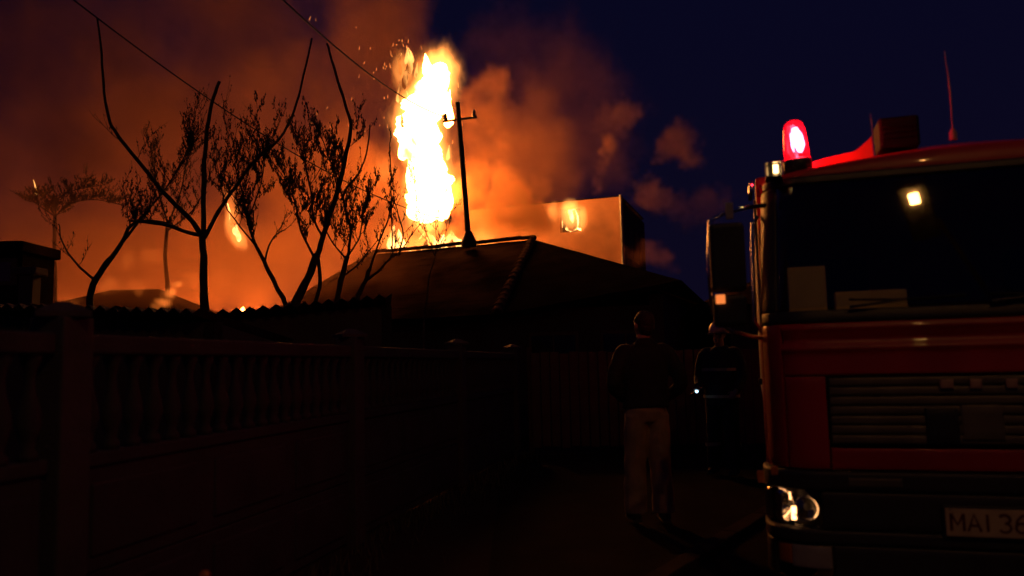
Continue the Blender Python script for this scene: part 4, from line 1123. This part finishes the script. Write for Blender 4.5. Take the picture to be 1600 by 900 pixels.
# bumper
bp = lambda s, z: .02 * math.sin(PI * min(max((z - .30) / .48, 0), 1))
patch('bumper', 'bumper', -.12, SMAX + .12, .70, .792, .03, .05, 40, 5, rnd=.012)
patch('bumper', 'bumper', S(.235), SMAX - S(.235), .515, .694, .028, .05, 24, 6, rnd=.01)
patch('bumper', 'bumper', -.12, SMAX + .12, .445, .510, .034, .05, 40, 4, rnd=.012)
patch('bumper', 'bumper', S(.275), SMAX - S(.275), .27, .440, .028, .05, 24, 6, rnd=.01)
for a, b in ((-.12, .12), (SMAX - .12, SMAX + .12)):
    patch('bumper', 'bumper', a, b, .27, .440, .028, .05, 6, 6, rnd=.01)
    patch('bumper', 'bumper', *((a, -.004) if a < 0 else (SMAX + .004, b)), .515, .694, .028, .05, 8, 6, rnd=.01)
patch('bumper_step', 'grille', S(.36), S(.60), .722, .765, .036, .01, 4, 3, rnd=.004)
# headlamps
def headlamp(sa, sb):
    h = thing('headlamp', '', '', (0, 0, 0)); 
    for k_ in ('label', 'category'): del h[k_]
    h.parent = eng
    patch('lamp_housing', 'black', sa, sb, .517, .694, -.06, .01, 8, 4, parent=h)
    mid = (sa + sb) / 2
    for sc0, r in ((sa + .150, .080), (sb - .070, .058)):
        c = surf(sc0, .606, -.012)
        n_ = (surf(sc0, .606, .1) - surf(sc0, .606, 0)).normalized()
        rot = Vector((0, 0, 1)).rotation_difference(n_).to_matrix().to_4x4()
        bm = bmesh.new(); prev = None
        rings = []
        for (rr, hh) in ((.012, -.055), (r * .55, -.040), (r * .85, -.015), (r, .006), (r + .006, .008)):
            rings.append([bm.verts.new((rr * math.cos(2 * PI * k / 24), rr * math.sin(2 * PI * k / 24), hh)) for k in range(24)])
        for q in range(len(rings) - 1):
            for k in range(24): bm.faces.new((rings[q][k], rings[q][(k + 1) % 24], rings[q + 1][(k + 1) % 24], rings[q + 1][k]))
        rf = obj('reflector', bm, M['chrome'], h, smooth=True); rf.matrix_local = Matrix.Translation(c) @ rot
    patch('lens', 'clear', sa + .004, sb - .004, .520, .691, .024, .003, 10, 6, rnd=.02, parent=h, prof=lambda s, z: .004 * math.sin(s * 260))
    return h
hA = headlamp(.0, S(.225)); hB = headlamp(SMAX - S(.225), SMAX)
for sg in (.0,):
    for (ds, z, w2, h2) in ((.125, .655, .010, .026), (.222, .578, .012, .034), (.095, .62, .004, .03), (.205, .66, .003, .02)):
        p = surf(sg + ds, z, -.002)
        bm = bmesh.new(); box(bm, p.x - w2, p.x + w2, p.y - .006, p.y + .006, p.z - h2, p.z + h2, bev=.004); o = obj('bulb', bm, M['bulb_warm'], hA)
# fog lamps with amber indicator beside them
patch('indicator', 'amber_solid', S(.005), S(.085), .330, .428, .02, .03, 4, 4)
patch('fog_lamp', 'fog', S(.088), S(.268), .322, .430, .022, .03, 6, 4)
patch('indicator', 'amber_solid', SMAX - S(.085), SMAX - S(.005), .330, .428, .02, .03, 4, 4)
patch('fog_lamp', 'fog', SMAX - S(.268), SMAX - S(.088), .322, .430, .022, .03, 6, 4)
for (x, y, z, h2) in ((-.045, .12, .742, .030), (.022, -.005, .790, .022)):
    obj('side_marker', BX(x - .018, x + .016, y, y + .02, z - h2, z + h2, bev=.005), M['amber_solid'], eng)
# number plate
pl = thing('number_plate', '', '', (0, 0, 0)); pl.parent = eng
for k_ in ('label', 'category'): del pl[k_]
obj('plate_frame', BX(.757, 1.303, -.046, -.030, .496, .648, bev=.004), M['black'], pl)
obj('plate', BX(.770, 1.290, -.052, -.0465, .510, .636, bev=.002), M['plate'], pl)
def arc(cx, cz, rx, rz, a0, a1, n=9): return [(cx + rx * math.cos(math.radians(a0 + (a1 - a0) * k / n)), cz + rz * math.sin(math.radians(a0 + (a1 - a0) * k / n))) for k in range(n + 1)]
GLY = {'M': [[(0, 0), (0, 1)], [(0, 1), (.30, .35), (.60, 1)], [(.60, 1), (.60, 0)]], 'A': [[(0, 0), (.30, 1), (.60, 0)], [(.12, .33), (.48, .33)]], 'I': [[(.1, 0), (.1, 1)]],
       '3': [arc(.25, .75, .26, .25, 150, -90), arc(.25, .26, .28, .26, 90, -150)], '6': [arc(.28, .27, .26, .27, 0, 360, 16), [(.03, .32), (.10, .70), (.30, .95), (.45, 1.0)]]}
for ch, x in (('M', .792), ('A', .862), ('I', .934), ('3', .990), ('6', 1.055)):
    bm = bmesh.new()
    for st in GLY[ch]: tube(bm, [(x + px_ * .088, -.0528, .535 + pz_ * .078) for px_, pz_ in st], None, 6, True, [(.0062, .0062)] * len(st))
    for v in bm.verts: v.co.y = -.0528 + (v.co.y + .0528) * .12
    obj('letter', bm, M['plate_ink'], pl)
for x in (.790, 1.275):
    bm = bmesh.new(); lathe(bm, [(.005, 0), (.005, .003)], 8); o = obj('screw', bm, M['steel'], pl, (x if x < 1 else 1.283, -.0525, .632)); o.rotation_euler = (PI / 2, 0, 0)
# corner marker lamps and their brackets on the roof edge
def marker(x, y, z, w, bulb, lens='clear'):
    mk = thing('marker_lamp', '', '', (0, 0, 0)); mk.parent = eng
    for k_ in ('label', 'category'): del mk[k_]
    obj('lamp_housing', BX(x - w - .008, x + w + .008, y, y + .05, z - w - .008, z + w + .008, bev=.006), M['black'], mk)
    obj('bulb', BX(x - w * .10, x + w * .62, y - .010, y - .003, z - w * .70, z + w * .62, bev=.003), M[bulb], mk)
    obj('lens', BX(x - w, x + w, y - .022, y - .001, z - w, z + w, bev=.006), M[lens], mk)
marker(.105, .19, 2.375, .036, 'marker_warm'); marker(W_ - .105, .19, 2.375, .036, 'marker_warm')
obj('lamp_bracket', BX(.06, .15, .22, .30, 2.325, 2.345, bev=.004), M['black'], eng)
for (x, y, z, h2, mm) in ((-.020, .30, 2.29, .058, 'chrome'), (.028, .22, 2.265, .034, 'redlens')):
    bm = bmesh.new(); tube(bm, [(x - .006, y, z - h2), (x, y - .01, z), (x + .004, y, z + h2)], None, 8, True, [(.010, .008), (.014, .012), (.008, .006)])
    obj('side_marker' if mm == 'redlens' else 'roof_rail', bm, M[mm], eng, smooth=True)
# red beacon: tall tapered dome on a black collar
BX0 = Vector((.240, .34, 2.365))
bc = thing('beacon', '', '', BX0); bc.parent = eng
for k_ in ('label', 'category'): del bc[k_]
bc.rotation_euler = (math.radians(2), math.radians(-3), 0)
bm = bmesh.new(); lathe(bm, [(.078, 0), (.078, .075), (.068, .085)], 24); obj('beacon_base', bm, M['black'], bc, smooth=True)
bm = bmesh.new(); lathe(bm, [(.070, .086), (.066, .16), (.060, .24), (.050, .285), (.030, .305), (.004, .310)], 28); obj('dome', bm, M['redlens'], bc, smooth=True)
bm = bmesh.new(); 
tube(bm, [(.020, -.004, .125), (.022, -.008, .16), (.010, -.008, .215), (.004, -.006, .262)], None, 12, True, [(.010, .014), (.026, .020), (.030, .022), (.014, .014)])
obj('bulb', bm, M['bulb_red'], bc, smooth=True)
bm = bmesh.new(); tube(bm, [(-.03, .02, .09), (-.03, .02, .24)], None, 10, True, [(.026, .008), (.026, .008)]); obj('mirror', bm, M['chrome'], bc)
bm = bmesh.new(); ws = [(.31, .22), (.64, .22)]
# wind deflector rising to a point beside the siren box
def defl(u): return 2.372 + .045 * min(1, (u - .30) / .2) + .115 * max(0, (u - .46) / .18) ** 1.6
us = [.305 + i * .0168 for i in range(21)]
top = [Vector((u, .20 + .02 * math.sin(i), defl(u) + .018)) for i, u in enumerate(us)]; 
fA, fB, bA, bB = [], [], [], []
for i, u in enumerate(us):
    z0 = roof_z(u, .1) - .05; z1 = max(defl(u) + .045, roof_z(u, .25) + .02)
    fA.append(bm.verts.new((u, .425, z0))); fB.append(bm.verts.new((u, .430 + (z1 - z0) * .25, z1))); bA.append(bm.verts.new((u, .44, z0))); bB.append(bm.verts.new((u, .443 + (z1 - z0) * .25, z1)))
for i in range(20):
    bm.faces.new((fA[i], fA[i + 1], fB[i + 1], fB[i])); bm.faces.new((bA[i], bB[i], bB[i + 1], bA[i + 1])); bm.faces.new((fB[i], fB[i + 1], bB[i + 1], bB[i])); bm.faces.new((fA[i], bA[i], bA[i + 1], fA[i + 1]))
for i in (0, 20): bm.faces.new((fA[i], fB[i], bB[i], bA[i]))
obj('wind_deflector', bm, M['red'], eng, smooth=False)
M['siren'] = mat('siren_black', (.006, .006, .006), .7, scale=8, spec=.2)
sb = obj('siren_box', BX(.680, .885, .46, .68, 2.50, 2.675, bev=.015), M['siren'], eng)
for z in (2.55, 2.58, 2.61): obj('louvre', BX(.70, .868, .445, .459, z, z + .012, bev=.002), M['siren'], sb)
bm = bmesh.new(); tube(bm, [(1.035, .42, 2.52), (1.035, .42, 2.60), (1.036, .42, 2.75), (1.034, .425, 2.86), (1.026, .43, 3.00)], [.006, .003, .0055, .0035, .0015], 6)
lathe(bm, [(.02, 2.50), (.02, 2.54), (.010, 2.56)], 10, (1.035, .42, 0)); obj('antenna', bm, M['porcelain'], eng)
bm = bmesh.new(); tube(bm, [(.648, .47, 2.53), (.646, .47, 2.64), (.645, .47, 2.70)], [.003, .003, .002], 5); obj('antenna', bm, M['black'], eng)
# mirrors on brackets
for sgn in (0, 1):
    X = lambda x: x if sgn == 0 else W_ - x
    mi = thing('mirror', '', '', (0, 0, 0)); mi.parent = eng
    for k_ in ('label', 'category'): del mi[k_]
    bm = bmesh.new(); xa, xb = sorted((X(-.245), X(-.065))); box(bm, xa, xb, -.06, .02, 1.70, 2.06, bev=.025); obj('mirror_housing', bm, M['black'], mi, smooth=False)
    bm = bmesh.new(); box(bm, xa + .005, xb - .005, -.05, .02, 1.52, 1.685, bev=.022); obj('mirror_housing', bm, M['black'], mi)
    bm = bmesh.new(); box(bm, xa + .015, xb - .015, .0205, .024, 1.72, 2.04); obj('mirror_face', bm, M['mirror'], mi)
    bm = bmesh.new(); tube(bm, [(X(.05), .30, 2.20), (X(-.06), .16, 2.17), (X(-.16), .05, 2.13), (X(-.235), .02, 2.09), (X(-.252), .015, 1.85), (X(-.245), .015, 1.60), (X(-.16), .06, 1.50), (X(.0), .24, 1.46)], [.013] * 8, 8)
    obj('mirror_arm', bm, M['chrome'], mi, smooth=True)
    bm = bmesh.new(); box(bm, *sorted((X(-.115), X(-.155))), .00, .01, 2.085, 2.175, bev=.004); obj('bracket', bm, M['steel'], mi)
    bm = bmesh.new(); box(bm, *sorted((X(-.222), X(-.175))), -.068, -.0605, 1.638, 1.685, bev=.003); obj('marker_light', bm, M['bulb_amber'] if sgn == 0 else M['amber_solid'], mi)
# body, chassis, wheels
obj('body', BX(.02, W_ - .02, 2.02, 6.6, .95, 2.75, bev=.03), M['red'], eng)
obj('chassis', BX(.55, W_ - .55, .30, 6.4, .42, .78, bev=.02), M['black'], eng)
for k in range(4):
    obj('roller_shutter', BX(.002, .018, 2.15 + k * 1.1, 3.15 + k * 1.1, 1.0, 2.6, bev=.006), M['steel'], eng)
for y in (1.15, 5.0):
    for x in (.03, W_ - .27):
        bm = bmesh.new(); lathe(bm, [(.30, 0), (.42, .02), (.45, .06), (.45, .18), (.42, .22), (.30, .24)], 28); wh = obj('wheel', bm, M['rubber'], eng, (x, y, .45)); wh.rotation_euler = (0, PI / 2, 0)
        bm = bmesh.new(); lathe(bm, [(.12, -.004), (.24, .03), (.28, .004), (.29, -.002)], 20); rm = obj('rim', bm, M['steel'], wh)
# things lying on the dashboard behind the windscreen
def onto(bm):
    for v in bm.verts: v.co = ME @ v.co
    return bm
bm = bmesh.new(); box(bm, .150, .345, .34, .40, 1.578, 1.850, bev=.004)
tag(obj('cardboard_box', onto(bm), M['card']), 'upright brown cardboard box on the dashboard beside the left windscreen pillar', 'box')
bm = bmesh.new(); box(bm, .385, .735, .30, .42, 1.578, 1.700, bev=.004)
tag(obj('cardboard_box', onto(bm), M['card']), 'long low cardboard box lying on the dashboard behind the windscreen', 'box')

# ============================================================ LAMPS
sl = thing('street_lamp', 'orange street lamp on a steel pole behind the viewer', 'street lamp', (2.4, -4.2, 0))
bm = bmesh.new(); tube(bm, [(0, 0, -.05), (0, 0, 3), (0, 0, 5.9), (-.05, .4, 6.35), (-.45, 2.4, 6.55)], [.08, .07, .05, .035, .03], 10); obj('pole', bm, M['steel'], sl, smooth=True)
LP = Vector((-.62, 3.25, 6.30))
obj('lamp_head', BX(LP.x - .17, LP.x + .17, LP.y - .95, LP.y + .22, LP.z + .03, LP.z + .14, bev=.03), M['steel'], sl)
obj('bulb', BX(LP.x - .060, LP.x + .060, LP.y - .085, LP.y + .085, LP.z - .05, LP.z + .025, bev=.02), M['street_bulb'], sl)
fl = at(1094, 487, 58)
t = thing('street_lamp', 'distant street lamp with a cold blue white head beyond the firefighter', 'street lamp', (fl.x, fl.y, 0))
bm = bmesh.new(); tube(bm, [(0, 0, -.1), (0, 0, fl.z + .1)], [.09, .06], 8); obj('pole', bm, M['steel'], t)
obj('bulb', BX(-.04, .04, -.16, -.08, -.25, .25, bev=.02), M['far_bulb'], t, (0, 0, fl.z))
# short marker stub at the lower edge
p = at(320, 893, 3.0)
t = thing('marker_stub', 'short stub with a dull amber cap standing at the bottom edge left of centre', 'marker', (p.x, p.y, 0))
bm = bmesh.new(); lathe(bm, [(.022, -.1), (.020, p.z - .03)], 10); obj('stem', bm, M['wood'], t)
bm = bmesh.new(); lathe(bm, [(.020, p.z - .0295), (.021, p.z - .01), (.012, p.z + .002)], 10); obj('cap', bm, M['amber_solid'], t)
